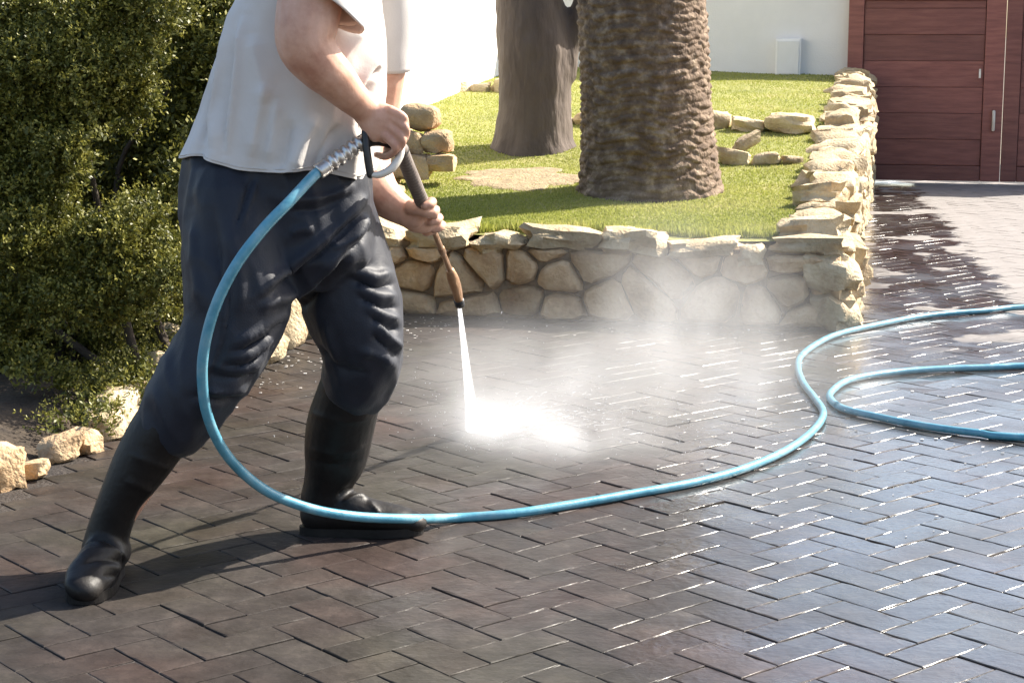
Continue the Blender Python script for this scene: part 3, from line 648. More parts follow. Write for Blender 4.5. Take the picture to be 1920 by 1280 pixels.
# ------------------------------------------------------------------ shrub bed on the left
bed_pts = [(p[0], p[1]) for p in HEDGE]; V = []; Fc = []; nb = 14
for (x, y) in bed_pts:
    for j in range(nb + 1):
        xx = x - .06 - 3.2 * (j / nb) ** 1.6; V.append((xx, y + .4 * (j / nb), -.012 + .10 * min(1, j / 3) + .03 * mnoise.noise(Vector((xx * 3, y * 3, 0)))))
for i in range(len(bed_pts) - 1):
    for j in range(nb): a = i * (nb + 1) + j; Fc.append((a, a + nb + 1, a + nb + 2, a + 1))
tag(link('planting_bed', mesh(V, Fc, True), M['soil']), kind='structure')
edge = empty('stone_border', (float(HEDGE[3][0]), float(HEDGE[3][1]), 0)); tag(edge, 'border of yellowish rough stones at the foot of the shrub', 'stone border')
rr = random.Random(3)
for q, (px, py, sx, sz) in enumerate(((5, 905, .12, .14), (-70, 935, .16, .12), (62, 888, .10, .06), (112, 852, .13, .08), (158, 838, .11, .08), (196, 812, .13, .10), (222, 790, .16, .14), (255, 760, .13, .11), (300, 755, .14, .1), (345, 735, .16, .12), (400, 705, .15, .12), (455, 680, .17, .13), (498, 668, .16, .15), (528, 640, .20, .21), (562, 622, .2, .19), (600, 620, .16, .13), (645, 610, .18, .12), (690, 600, .2, .16), (300, 700, .12, .09), (330, 655, .14, .1), (320, 620, .16, .1))):
    z0 = .1 if q >= 18 else 0
    g0 = G(px, py + (8 if q < 18 else 0), z0); rock('stone', edge, (g0[0], g0[1], z0 + sz * .36), (sx, sx * .85, sz), 800 + q, rr.uniform(0, 3), (rr.uniform(-.25, .25), rr.uniform(-.2, .2)), 'stone' if q in (0, 2, 3, 4) else 'stone_pale', blocky=.4, rough=.25)

shrub = empty('conifer_shrub', tuple(G(60, 800, .05))); tag(shrub, 'dense olive green shrub with layered sprays left of the man', 'shrub')
bough = [(30, 40, 1.2), (110, 70, 1.2), (190, 45, 1.15), (275, 20, 1.0), (60, 140, 1.2), (150, 150, 1.15), (228, 130, 1.0), (15, 225, 1.15), (98, 235, 1.1), (172, 225, .95), (250, 195, .7), (50, 315, 1.1), (125, 310, .85), (15, 395, 1.0), (85, 395, .75),
         (345, 40, 1.0), (410, 30, .9), (325, 125, .7), (395, 110, .75), (10, 470, 1.0), (75, 480, .95), (150, 485, .85), (215, 470, .8), (262, 420, .55), (292, 480, .7), (322, 525, .55), (185, 540, .75), (255, 545, .7), (60, 560, .85), (125, 575, .75), (-10, 610, .9), (-60, 100, 1.2), (-70, 280, 1.2), (-60, 420, 1.1), (215, 600, .4), (290, 590, .4), (130, 720, .35), (60, 690, .35), (25, 655, .8), (110, 650, .8), (185, 655, .7), (20, 730, .7), (95, 745, .6), (165, 715, .5)]
cen, rad = [], []; rb = random.Random(17)
for bx_, by_, k in bough:
    far_ = .55 if bx_ > 300 and by_ < 200 else (.4 if by_ > 640 and k > .45 else 0); D = 5.55 + far_ + .25 * (1 - by_ / 600) + rb.uniform(-.09, .09)
    c = P(bx_, by_, D); L = .097 * k
    for q, sz in ((-.6, .75), (0, 1.0), (.6, .8), (1.15, .5)):       # a bough leans out to the right and upwards, thinning to its tip
        cen.append(c + np.array([.42, -.30, .62]) * L * q + np.array([rb.gauss(0, .012), rb.gauss(0, .012), rb.gauss(0, .008)])); rad.append((L * sz, L * sz, L * sz * .72))
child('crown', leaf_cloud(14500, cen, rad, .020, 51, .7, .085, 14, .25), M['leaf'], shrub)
fil = [(120, 200, 6.75, .75, .4, .45), (250, 420, 6.8, .5, .4, .35), (60, 620, 6.7, .6, .4, .25), (200, 640, 6.8, .4, .4, .22), (330, 250, 7.1, .45, .4, .5), (60, 720, 6.5, .5, .35, .12), (300, 560, 6.8, .25, .35, .25), (400, 420, 7.3, .4, .3, .5), (40, 690, 6.0, .22, .25, .10), (130, 700, 6.05, .2, .25, .10), (25, 775, 5.65, .18, .22, .06), (110, 785, 5.7, .14, .18, .05), (200, 725, 6.0, .14, .2, .07), (-100, 400, 6.5, .5, .5, .6), (420, 150, 7.4, .45, .3, .5), (400, 430, 5.95, .14, .14, .15), (440, 335, 6.05, .17, .16, .17), (365, 520, 5.88, .09, .1, .10), (390, 330, 6.0, .12, .14, .14), (460, 150, 6.4, .28, .26, .28), (520, 140, 6.5, .24, .25, .3), (470, 40, 6.5, .28, .25, .25), (430, 260, 6.4, .22, .22, .22), (430, 360, 6.3, .18, .2, .2), (440, 160, 6.55, .26, .26, .26), (560, 60, 6.9, .2, .25, .3), (540, 220, 6.8, .2, .25, .25), (480, 330, 6.7, .2, .25, .2), (470, 430, 6.6, .18, .2, .18), (540, 420, 6.8, .16, .2, .15), (420, 500, 6.3, .14, .16, .14)]  # clumps hidden behind the man are added to keep sun off the gaps
child('inner_and_blocker_foliage', leaf_cloud(18000, [P(a, b, D) for a, b, D, *_ in fil], [(x, y, z) for *_, x, y, z in fil], .03, 52, .2, .1, 13, .33), M['leaf'], shrub)
mb = MB(); base = G(110, 790, .05)
for a, b, D in [(q[0], q[1] + 30, 5.75 + (.55 if q[0] > 300 and q[1] < 200 else 0)) for q in bough[1::4]]:
    e = P(a, b, D); m = (base + e) / 2 + np.array([rr.uniform(-.1, .1), rr.uniform(0, .2), .1]); s0 = base + np.array([rr.uniform(-.4, .3), rr.uniform(.3, .8), -.05]); mb.tube([s0, m + np.array([-.1, .4, 0]), e], [.018, .011, .004], seg=7, sub=6)
tag(child('stems', mb.mesh(True), M['twig'], shrub), kind='stuff')
# low weeds at the bed edge
gc = empty('ground_cover', tuple(G(280, 700, .1))); tag(gc, 'low sunlit weeds between the shrub and the stone border', 'weeds', kind='stuff')
tag(child('foliage', leaf_cloud(900, [G(270, 690, .1), G(310, 660, .1), G(240, 720, .1), G(330, 625, .12), G(200, 740, .08), G(150, 790, .06)], [(.16, .2, .05), (.14, .2, .05), (.14, .15, .06), (.12, .2, .05), (.12, .12, .05), (.12, .12, .04)], .02, 61, .8, .02, 10, .5), M['leaf'], gc), kind='stuff')
# earth strip with litter between bed border and the wall
g0, g1 = G(470, 720), G(800, 590)
lit = []; Fl = []
for k in range(330):
    q = rr.random(); px = 430 + 420 * q + rr.gauss(0, 25); py = 730 - 140 * q + rr.gauss(0, 22) - 5; 
    if k > 200: px, py = rr.uniform(1150, 1920), rr.uniform(700, 1010)  # pale bits on the open paving stand in for sparkles of light
    if k > 270: px, py = rr.uniform(760, 1560), 605 + rr.gauss(0, 14)
    p = G(px, py, .004); s, t = ST_(p[0], p[1])
    if s > 0 and t > -.03: continue
    sz = rr.choice((.004, .006, .008, .012)) * (1.0 if k <= 260 else .9); V_, F_ = rock_geo((sz, sz * rr.uniform(.4, .8), sz * .22), k, n=1, rough=.4); o = len(lit)
    lit += [v + p + np.array([0, 0, sz * .05 - .002]) for v in V_]; Fl += [tuple(i + o for i in f) for f in F_]
tag(link('pale_litter_glints', mesh(lit, Fl), M['chips_glints']), 'tiny pale chips and glints scattered over the wet paving, partly standing for sun sparkles', 'litter', kind='stuff')

# ------------------------------------------------------------------ the man
def px2m(n, D): return n / F * (D * CT + .1)
def limb(mb, rows, seg=18, sub=6, **k):      # rows: px, py, D, r_px (across) [, r_m (in depth)]
    pts = [P(a[0], a[1], a[2]) for a in rows]; rad = []
    for a in rows:
        r_ = px2m(a[3], a[2]); rad.append((r_, a[4] if len(a) > 4 else r_))
    mb.tube(pts, rad, seg=seg, sub=sub, **k)
# body: head, neck, torso, arms with hands, legs - one continuous surface
body = MB()
limb(body, [(655, -345, 4.08, 62, .085), (655, -300, 4.08, 78, .085), (650, -255, 4.08, 72, .08), (648, -225, 4.08, 50, .065)], sub=5)     # head
limb(body, [(733, -292, 4.08, 7, .012), (742, -268, 4.08, 11, .014), (735, -262, 4.08, 8, .013)], seg=10, sub=3)                         # nose
limb(body, [(700, -232, 4.08, 24, .045), (715, -218, 4.08, 20, .03)], seg=12, sub=3)                                                # chin
limb(body, [(722, -246, 4.08, 8, .026), (727, -241, 4.08, 6, .024)], seg=10, sub=3)                                                  # mouth
for dd in (-1, 1):
    limb(body, [(640, -296, 4.08 + dd * .084, 12, .012), (636, -272, 4.08 + dd * .084, 11, .012), (646, -258, 4.08 + dd * .08, 7, .01)], seg=8, sub=3)   # ears
    limb(body, [(712, -300, 4.08 + dd * .034, 15, .02), (722, -302, 4.08 + dd * .032, 9, .016)], seg=8, sub=3)                               # brow and eye
limb(body, [(640, -230, 4.09, 48), (618, -165, 4.1, 52), (605, -110, 4.1, 60)], sub=4)                                                # neck
limb(body, [(605, -120, 4.1, 70, .17), (590, -60, 4.1, 105, .18), (570, 40, 4.1, 115, .165), (550, 140, 4.1, 140, .16), (530, 230, 4.1, 145, .16), (522, 330, 4.1, 140, .16), (520, 400, 4.1, 110, .14)], seg=24)
limb(body, [(470, 380, 4.03, 78), (440, 520, 3.96, 68), (412, 670, 3.93, 52), (340, 790, 3.92, 42), (262, 900, 3.92, 36), (206, 1000, 3.92, 30), (200, 1050, 3.88, 28)])
limb(body, [(585, 380, 4.16, 80), (640, 510, 4.16, 70), (682, 640, 4.14, 54), (655, 760, 4.2, 46), (625, 870, 4.25, 34), (615, 950, 4.26, 28)])
# right arm (nearer): shoulder, elbow, wrist
limb(body, [(600, -95, 3.96, 66), (588, -30, 3.86, 60), (577, 30, 3.83, 59), (574, 82, 3.82, 55), (600, 122, 3.83, 47), (626, 147, 3.85, 41), (655, 178, 3.88, 33), (684, 205, 3.91, 27, .026), (697, 217, 3.915, 29, .022)], sub=6)
# right hand on the trigger grip
limb(body, [(690, 212, 3.915, 29, .021), (708, 226, 3.915, 37, .021), (722, 236, 3.915, 38, .018), (730, 242, 3.92, 31, .014)], seg=14, sub=4)
K = [((731, 206), (757, 221), (757, 246)), ((735, 221), (761, 241), (754, 266)), ((731, 238), (755, 262), (742, 284)), ((722, 253), (742, 278), (724, 294))]
for k, (a, b, c) in enumerate(K):
    limb(body, [(*a, 3.906, 9.5), (*b, 3.903, 8.4 - k * .2), (*c, 3.937, 8.0 - k * .3), (c[0] - 18, c[1] - 4, 3.962, 7.2 - k * .3)], seg=10, sub=5)
limb(body, [(706, 214, 3.95, 13), (728, 214, 3.965, 11), (748, 232, 3.968, 10), (757, 247, 3.962, 8.5)], seg=10, sub=5)                # thumb
# left arm (further), reaching down the lance
limb(body, [(672, -95, 4.26, 62), (708, -10, 4.33, 57), (716, 60, 4.36, 53), (711, 130, 4.38, 49), (704, 190, 4.39, 47), (694, 255, 4.39, 46), (688, 305, 4.365, 45), (702, 347, 4.325, 41), (728, 377, 4.3, 34), (760, 398, 4.29, 27, .027), (774, 404, 4.285, 26, .022)], sub=6)
LX = lambda f: (752 + (846 - 752) * f, 283 + (512 - 283) * f, 3.97 + (4.62 - 3.97) * f)                # axis of the lance
limb(body, [(768, 401, 4.285, 27, .022), (784, 408, 4.30, 30, .02), (799, 412, 4.315, 27, .018)], seg=14, sub=4)                       # palm under the tube
for k, f in enumerate((.40, .465, .53, .59)):
    x, y, D = LX(f); y += 3
    limb(body, [(x - 8, y + 12, D + .02, 11), (x + 9, y + 6, D + .034, 10.5), (x + 20, y + 1, D + .012, 10), (x + 17, y + 5, D - .014, 9), (x + 6, y + 9, D - .022, 8)], seg=10, sub=5)
limb(body, [(772, 388, 4.255, 15), (788, 392, 4.245, 12), (802, 398, 4.255, 11), (814, 404, 4.27, 8.5)], seg=10, sub=5)                 # thumb along the near side
bme = fused(body, .0040, 2, .45); 
man = link('person', bme, M['skin']); tag(man, 'man in white t-shirt, dark rain trousers and boots holding a spray lance', 'person')
# hair
hb = MB(); limb(hb, [(630, -335, 4.08, 66, .089), (638, -308, 4.08, 72, .091), (622, -275, 4.08, 50, .09)], sub=4); hm = fused(hb, .012, 3); roughen(hm, .004, 60, 2); child('hair', hm, M['hair'], man)

# t-shirt
def ring_px(xl, yl, xr, yr, D, b, n=260, dip=0, belly=0):
    L, Rr = P(xl, yl, D), P(xr, yr, D); c = (L + Rr) / 2; a = (Rr - L) / 2; out = []
    for q in np.linspace(0, 2 * math.pi, n, endpoint=False):
        cq, sq = math.cos(q), math.sin(q); e = .86
        out.append(c + a * math.copysign(abs(cq) ** e, cq) + np.array([0, b, 0]) * math.copysign(abs(sq) ** e, sq) + np.array([0, 0, -dip * max(0, -sq)]))
    return out
rows = [(545, -172, 668, -160, 4.1, .07), (520, -158, 690, -142, 4.1, .12), (490, -128, 702, -112, 4.1, .185), (470, -60, 708, -50, 4.1, .205), (448, 0, 714, 4, 4.1, .20), (428, 60, 722, 62, 4.1, .192), (408, 110, 724, 112, 4.1, .188), (394, 150, 721, 154, 4.1, .187),
        (378, 200, 714, 205, 4.1, .188), (363, 245, 705, 255, 4.1, .192), (353, 272, 697, 295, 4.1, .196), (347, 287, 690, 325, 4.1, .198)]
arr = np.array([np.array(ring_px(*r_)) for r_ in rows]); m_, n_, _ = arr.shape
arr2 = catmull(arr.reshape(m_, -1), 22).reshape(-1, n_, 3)
V, Fc = loft([list(r_) for r_ in arr2], cap=False)
# hem waviness
V = np.array(V); nr = len(arr2)
for i in range(nr):
    f = max(0, (i - nr * .55) / (nr * .45)); 
    for j in range(n_):
        q = 2 * math.pi * j / n_; wv = .006 * math.sin(q * 9 + 1.0) + .004 * math.sin(q * 17 + .4); k = i * n_ + j
        c = arr2[i].mean(0); d_ = V[k] - c; d_[2] = 0; d_ /= np.linalg.norm(d_) + 1e-9; V[k] += d_ * wv * f * 1.3 + np.array([0, 0, .008 * math.sin(q * 5 + .7) * f])
def outward(V_, F_):
    V_ = np.array(V_); f = F_[len(F_) // 2]; k = len(F_) // 2; n_row = 0
    c = V_.mean(0); vote = 0
    for f in F_[::7]:
        p = V_[list(f)]; nn = np.cross(p[1] - p[0], p[2] - p[0]); d = p.mean(0) - c; d[2] *= .2; vote += 1 if nn @ d > 0 else -1
    return list(V_), ([tuple(f) for f in F_] if vote > 0 else [tuple(f[::-1]) for f in F_])
sv = MB(); sv.add(outward(V, Fc))
def sleeve(rows_):
    pts = np.array([P(a, b, D) for a, b, D, _ in rows_]); rd = [px2m(r_, rows_[0][2]) for *_, r_ in rows_]; d = catmull(np.hstack([pts, np.array(rd)[:, None]]), 6); t = np.gradient(d[:, :3], axis=0); rings = []
    for ci, ri, ti in zip(d[:, :3], d[:, 3], t):
        ti = ti / np.linalg.norm(ti); b = np.array([0, 1, 0.]) - ti * ti[1]; b /= np.linalg.norm(b); a = np.cross(ti, b)
        rings.append([ci + (a * math.cos(q) + b * math.sin(q)) * ri * (1 + .03 * math.sin(3 * q + 1)) for q in np.linspace(0, 2 * math.pi, 40, endpoint=False)])
    return loft(rings, cap=False)
SLV = [(622, -130, 4.00, 74), (612, -80, 3.92, 78), (602, -30, 3.865, 77), (598, -2, 3.845, 76), (597, 10, 3.84, 76)]
sv.add(outward(*sleeve(SLV))); sv.add(outward(*sleeve([(650, -135, 4.18, 72), (698, -70, 4.29, 68), (715, 10, 4.34, 62), (717, 75, 4.365, 58), (713, 124, 4.38, 57)])))
sme = sv.mesh(True)
# tilt the near sleeve hem: front (camera right) lower
co, no = getco(sme); off = len(V); sl_n = 40 * (6 * 4 + 1)
seg = co[off:off + sl_n]; x, y = proj(seg); lowr = np.clip((np.arange(sl_n) // 40) / 24., 0, 1) ** 3; seg[:, 2] -= lowr * (x - 598) / 76 * .042; co[off:off + sl_n] = seg; setco(sme, co)
folds(sme, [(.012, 9, [(447, -40), (432, 60), (412, 160), (398, 290)]), (-.012, 8, [(420, 40), (405, 130), (388, 220), (380, 280)]), (.010, 8, [(462, 20), (445, 130), (432, 220), (425, 300)]), (-.008, 7, [(449, 60), (430, 180), (420, 290)]),
            (.010, 14, [(690, 40), (640, 110), (600, 190)]), (-.008, 10, [(705, 150), (680, 200), (672, 260)]), (.008, 12, [(500, 150), (480, 240), (470, 300)]), (.006, 16, [(600, 210), (560, 280), (540, 330)]),
            (-.006, 12, [(640, 230), (600, 290), (590, 340)]), (.009, 10, [(715, 90), (690, 130), (668, 180)]), (-.009, 9, [(712, 120), (690, 160), (680, 190)]), (.008, 12, [(520, 180), (515, 250), (500, 310)]), (-.007, 10, [(545, 220), (535, 280), (520, 325)]), (.006, 18, [(470, 60), (490, 140), (500, 200)])], 1.9)
co, no = getco(sme); d_ = np.empty(len(co))
for i_, c_ in enumerate(co):                                  # slack vertical folds towards the hem, small crumples
    q_ = Vector((c_[0] * 8, c_[1] * 8, c_[2] * 2.2 + 4)); lo = min(1, max(.25, (1.25 - c_[2]) * 2.5)); d_[i_] = lo * (.010 * mnoise.noise(q_) + .006 * (1 - 2 * abs(mnoise.noise(q_ * 1.9)))) + .0016 * mnoise.noise(Vector(c_) * 26)
setco(sme, co + no * d_[:, None])
sh = child('shirt', sme, M['shirt'], man); md = sh.modifiers.new('thickness', 'SOLIDIFY'); md.thickness = .004; md.offset = -1
hemr = [list(np.array(q)) for q in (arr2[-6], arr2[-1])]
hv = getco(sme)[0]; n_h = n_ ; rowA = hv[(nr - 7) * n_:(nr - 6) * n_]; pts_ = [p for p in rowA]
child('hem_seam', MB().tube([p + (p - rowA.mean(0)) * np.array([1, 1, 0]) * .004 for p in pts_[::3]] + [pts_[0]], [.0011] * (len(pts_[::3]) + 1), seg=5, sub=1, roundcap=False).mesh(True), M['shirt'], man)

# rain trousers
tr = MB()
def rings_tube(mb, rr_): mb.add(loft([list(np.array(r_)) for r_ in rr_]))
rings_tube(tr, [ring_px(362, 262, 682, 285, 4.1, .165, 40), ring_px(350, 300, 689, 325, 4.1, .178, 40), ring_px(344, 350, 694, 362, 4.1, .182, 40), ring_px(343, 410, 702, 415, 4.1, .178, 40), ring_px(350, 480, 700, 478, 4.09, .165, 40), ring_px(400, 540, 640, 535, 4.09, .12, 40)])
limb(tr, [(448, 380, 4.03, 100, .14), (449, 460, 4.0, 105, .135), (448, 540, 3.97, 101, .125), (434, 605, 3.95, 92, .115), (410, 660, 3.93, 83, .105), (374, 718, 3.92, 79, .10), (345, 760, 3.92, 76, .095), (325, 790, 3.92, 67, .085)], seg=28)
limb(tr, [(592, 380, 4.16, 100, .14), (612, 440, 4.16, 100, .135), (640, 505, 4.15, 95, .125), (660, 570, 4.14, 93, .12), (678, 632, 4.14, 82, .11), (680, 678, 4.15, 74, .10), (673, 708, 4.16, 69, .09)], seg=28)
tme = fused(tr, .0062, 5, .5)
folds(tme, [
    (.020, 12, [(700, 352), (640, 420), (560, 490), (470, 560)]), (-.018, 9, [(690, 375), (630, 445), (560, 505), (490, 560)]), (.016, 10, [(690, 395), (640, 470), (570, 540), (470, 580)]),
    (-.016, 9, [(660, 470), (600, 540), (545, 590)]), (.014, 8, [(690, 400), (660, 440), (610, 470)]), (-.013, 7, [(700, 420), (670, 455), (640, 470)]),
    (.012, 7, [(735, 510), (700, 520), (650, 505)]), (-.012, 6, [(738, 530), (700, 540), (660, 522)]), (.013, 7, [(745, 555), (705, 555), (665, 535)]), (-.012, 6, [(748, 575), (705, 575), (670, 552)]), (.013, 7, [(750, 600), (715, 590), (680, 565)]),
    (-.013, 6, [(752, 618), (720, 612), (690, 590)]), (.014, 6, [(755, 655), (725, 630), (700, 600)]), (-.012, 6, [(752, 672), (722, 650), (695, 622)]), (.010, 7, [(745, 690), (710, 668), (670, 655)]),
    (.012, 7, [(560, 570), (500, 610), (430, 650)]), (-.012, 6, [(550, 590), (490, 632), (440, 660)]), (.012, 6, [(520, 620), (470, 660), (420, 672)]), (-.012, 5, [(500, 645), (460, 680), (400, 690)]), (.012, 6, [(490, 670), (450, 690), (390, 686)]), (-.010, 6, [(480, 690), (440, 708), (390, 702)]),
    (.011, 8, [(465, 720), (430, 735), (380, 735)]), (-.012, 7, [(455, 740), (410, 752), (350, 740)]), (.010, 9, [(360, 400), (370, 500), (385, 590)]), (-.009, 9, [(400, 380), (410, 480), (420, 580)]), (.009, 9, [(430, 420), (450, 520), (450, 590)]),
    (.012, 8, [(670, 345), (600, 372), (520, 372)]), (-.010, 7, [(660, 362), (600, 392), (540, 395)]), (.010, 7, [(590, 430), (560, 430), (545, 445)]), (-.010, 9, [(600, 640), (640, 690), (700, 700)]), (.010, 8, [(610, 600), (625, 650), (640, 690)]),
    (-.009, 4, [(478, 322), (462, 370), (440, 430)]), (.005, 4, [(486, 325), (470, 372), (448, 432)]), (.005, 4, [(428, 440), (425, 540), (412, 640), (372, 740)]), (-.005, 4, [(436, 440), (433, 540), (420, 640), (380, 742)])], 1.0)
co, no = getco(tme); d_ = np.empty(len(co))
for i_, c_ in enumerate(co):                                  # long slack folds that run down the legs
    q_ = Vector((c_[0] * 9 + c_[2] * 3.0, c_[1] * 9, c_[2] * 2.6)); d_[i_] = .008 * mnoise.noise(q_) + .0055 * (1 - 2 * abs(mnoise.noise(q_ * 1.7))) + .0012 * (1 - 2 * abs(mnoise.noise(Vector(c_) * 15))) + .0012 * mnoise.noise(Vector(c_) * 40)
setco(tme, co + no * d_[:, None])
child('trousers', tme, M['trousers'], man)

# rubber boots
def boot(rows, foot, grey, sole):
    b = MB(); limb(b, rows, seg=24)
    for f in foot: limb(b, f, seg=20)
    me = fused(b, .0052, 5, .5)
    co, no = getco(me); co[:, 2] = np.maximum(co[:, 2], .006); setco(me, co)
    return me
RB = [(352, 738, 3.92, 68, .088), (325, 785, 3.92, 64, .085), (299, 815, 3.92, 60, .08), (263, 872, 3.92, 54, .075), (228, 932, 3.92, 43, .066), (207, 985, 3.92, 41, .06), (196, 1030, 3.92, 44, .062)]
fa = G(200, 1082, 0)
def gp(dx, dy, z): return proj(np.array([[fa[0] + dx, fa[1] + dy, z]]))
def fpt(dx, dy, z, r_, rd=None): p = gp(dx, dy, z); D = fa[1] + dy; return (float(p[0][0]), float(p[1][0]), D, r_ / (D * CT + .1) * F, rd if rd else r_)
bm1 = boot(RB, [[fpt(.004, .045, .05, .044, .045), fpt(.0, -.02, .056, .047, .05), fpt(-.004, -.085, .046, .050, .044), fpt(-.008, -.14, .038, .050, .036), fpt(-.010, -.175, .033, .042, .03)]], None, None)
folds(bm1, [(.007, 5, [(142, 1045), (175, 1030), (215, 1032), (246, 1052)]), (-.008, 5, [(150, 1058), (185, 1046), (225, 1052), (248, 1070)]), (.006, 6, [(175, 1062), (215, 1064), (244, 1082)]), (-.006, 4, [(190, 1078), (220, 1080), (240, 1092)]), (.004, 7, [(232, 900), (270, 915), (290, 930)]), (.004, 8, [(240, 850), (290, 870), (330, 880)])])
b1 = child('boot', bm1, M['boot'], man)
LB = [(676, 690, 4.16, 64, .085), (656, 738, 4.18, 62, .084), (638, 800, 4.22, 65, .085), (629, 858, 4.25, 60, .08), (617, 900, 4.26, 48, .07), (612, 935, 4.26, 50, .062)]
fb = G(612, 1001, 0)
def fp2(dx, dy, z, r_, rd=None):
    p = proj(np.array([[fb[0] + dx, fb[1] + dy, z]])); D = fb[1] + dy; return (float(p[0][0]), float(p[1][0]), D, r_ / (D * CT + .1) * F, rd if rd else r_)
bm2 = boot(LB, [[fp2(-.018, 0, .05, .048, .04), fp2(.04, .0, .056, .054, .044), (*fp2(.11, .005, .044, .042, .05),), (*fp2(.17, .008, .036, .034, .05),), (*fp2(.205, .008, .03, .027, .042),)]], None, None)
folds(bm2, [(.008, 5, [(640, 945), (668, 930), (690, 932)]), (-.007, 5, [(630, 930), (655, 916), (668, 912)]), (.005, 5, [(690, 938), (705, 955), (712, 968)]), (.004, 7, [(575, 770), (640, 790), (705, 780)]), (.004, 7, [(572, 840), (630, 850), (690, 835)]), (-.004, 6, [(575, 860), (630, 872), (685, 860)]), (.005, 7, [(600, 725), (660, 735), (720, 728)])])
b2 = child('boot', bm2, M['boot'], man)
def sole(center, d, L, W, parent):
    d = np.array(d) / np.hypot(*d); n = np.array([-d[1], d[0]]); pts = []
    for q in np.linspace(0, 2 * math.pi, 40, endpoint=False):
        c, s = math.cos(q), math.sin(q); wd = W * (1 - .12 * math.cos(q) * -1) * (1 - .22 * math.exp(-((c + .25) / .35) ** 2)); pts.append(center[:2] + d * (math.copysign(abs(c) ** .8, c) * L) + n * s * wd)
    child('sole', mesh(*loft([[(*p, .001) for p in pts], [(*p, .022) for p in pts]])), M['boot'], parent)
sole(fa + np.array([-.004, -.068, 0]), (-.05, -1), .135, .054, b1); sole(fb + np.array([.085, .004, 0]), (1, .03), .15, .05, b2)
# sunlit grey of the near boot's instep meant to be painted; only reads vertices
V = []
def instep(pxs, wd):
    co, no = getco(bm1); x, y = proj(co)
    return co, no, x, y
co, no, x, y = instep(None, None)
# ------------------------------------------------------------------ spray lance
lance = empty('spray_lance', tuple(P(720, 270, 3.94))); tag(lance, 'long steel pressure washer lance with ribbed grip in the hands of the man', 'spray lance')
a, b = P(596, 323, 3.87), P(682, 264, 3.925); mb = MB(); n = 44; pts = [a + (b - a) * i / n for i in range(n + 1)]
rad = [(.0172 if i < 9 else .0150 + .0034 * (1 if math.sin(i / n * 2 * math.pi * 7) > 0 else -.4)) for i in range(n + 1)]
mb.tube(pts, rad, seg=18, sub=1, roundcap=False); cp = child('hose_coupling', mb.mesh(True), M['steel'], lance)
mb = MB().tube([a + (b - a) * -.02, a + (b - a) * .03], [.0120, .0120], seg=16, sub=1, roundcap=False); child('bore', mb.mesh(True), M['black_plastic'], cp)
mb = MB().tube([P(676, 268, 3.925), P(700, 258, 3.945), P(728, 262, 3.955), P(754, 282, 3.97)], [.016, .019, .018, .016], seg=14, sub=5); child('gun_body', mb.mesh(True), M['black_plastic'], lance)
mb = MB().tube([P(685, 248, 3.915), P(688, 285, 3.905), P(694, 326, 3.905)], [(.0085, .011)] * 3, seg=10, sub=4); child('grip_bar', mb.mesh(True), M['black_plastic'], lance)
mb = MB().tube([P(753, 262, 3.94), P(751, 290, 3.925), P(735, 315, 3.912), P(714, 327, 3.906), P(697, 328, 3.905)], [(.0075, .010), (.008, .010), (.009, .010), (.008, .010), (.006, .009)], seg=10, sub=5); child('trigger_guard', mb.mesh(True), M['ivory'], lance)
a, b = P(*LX(-.02)), P(*LX(.45)); n = 90; pts = [a + (b - a) * i / n for i in range(n + 1)]; rad = [.0158 + .0016 * math.sin(i / n * 2 * math.pi * 22) for i in range(n + 1)]
child('ribbed_grip', MB().tube(pts, rad, seg=16, sub=1).mesh(True), M['ribbed'], lance)
child('tube', MB().tube([P(*LX(.40)), P(*LX(.7)), P(*LX(1.0))], [.0072] * 3, seg=10, sub=4).mesh(True), M['brass'], lance)
child('joint_ring', MB().tube([P(*LX(.80)), P(*LX(.83))], [.0095] * 2, seg=12, sub=1).mesh(True), M['brass'], lance)
NZ = P(860, 562, 4.70)
child('nozzle', MB().tube([P(843, 505, 4.605), P(849, 522, 4.63), P(856, 543, 4.67), NZ], [.010, .0155, .014, .0115], seg=14, sub=5, roundcap=False).mesh(True), M['brass'], lance)
child('nozzle_collar', MB().tube([NZ, NZ + (NZ - P(857, 550, 4.685)) * .8], [.0135] * 2, seg=14, sub=1, roundcap=False).mesh(True), M['black_plastic'], lance)

# ------------------------------------------------------------------ hose
hp = [P(*q) for q in ((600, 320, 3.872), (585, 333, 3.855), (545, 376, 3.80), (495, 428, 3.77), (446, 492, 3.75), (409, 562, 3.75), (387, 632, 3.76), (379, 702, 3.78), (390, 782, 3.82), (427, 855, 3.89), (492, 915, 3.97), (572, 950, 4.04), (660, 967, 4.11), (760, 972, 4.20))]
hp += [G(x, y, .0125) for x, y in ((850, 969), (950, 960), (1050, 946), (1180, 926), (1300, 903), (1400, 876), (1480, 842), (1528, 806), (1542, 775), (1530, 748), (1506, 718), (1496, 690), (1502, 668), (1525, 646), (1570, 627), (1640, 609), (1740, 593), (1850, 582), (1950, 576))]
hp += [np.array([x, y, .0125]) for x, y in ((3.1, 7.75), (3.7, 7.3), (3.5, 6.6), (2.7, 6.42))]
hp += [G(x, y, .0125) for x, y in ((1960, 686), (1860, 688), (1740, 693), (1650, 700), (1592, 714), (1560, 733), (1557, 748), (1580, 764), (1640, 781), (1730, 798), (1830, 811), (1950, 823))] + [np.array([2.6, 5.05, .0125]), np.array([3.6, 4.7, .0125])]
rh = random.Random(5); hp = [p if i_ < 14 else p + np.array([rh.gauss(0, .004), rh.gauss(0, .007), 0]) for i_, p in enumerate(hp)]
hose = link('pressure_hose', MB().tube(hp, [.0118] * len(hp), seg=12, sub=9).mesh(True), M['hose']); tag(hose, 'light blue pressure hose looping from the lance across the wet paving', 'hose')

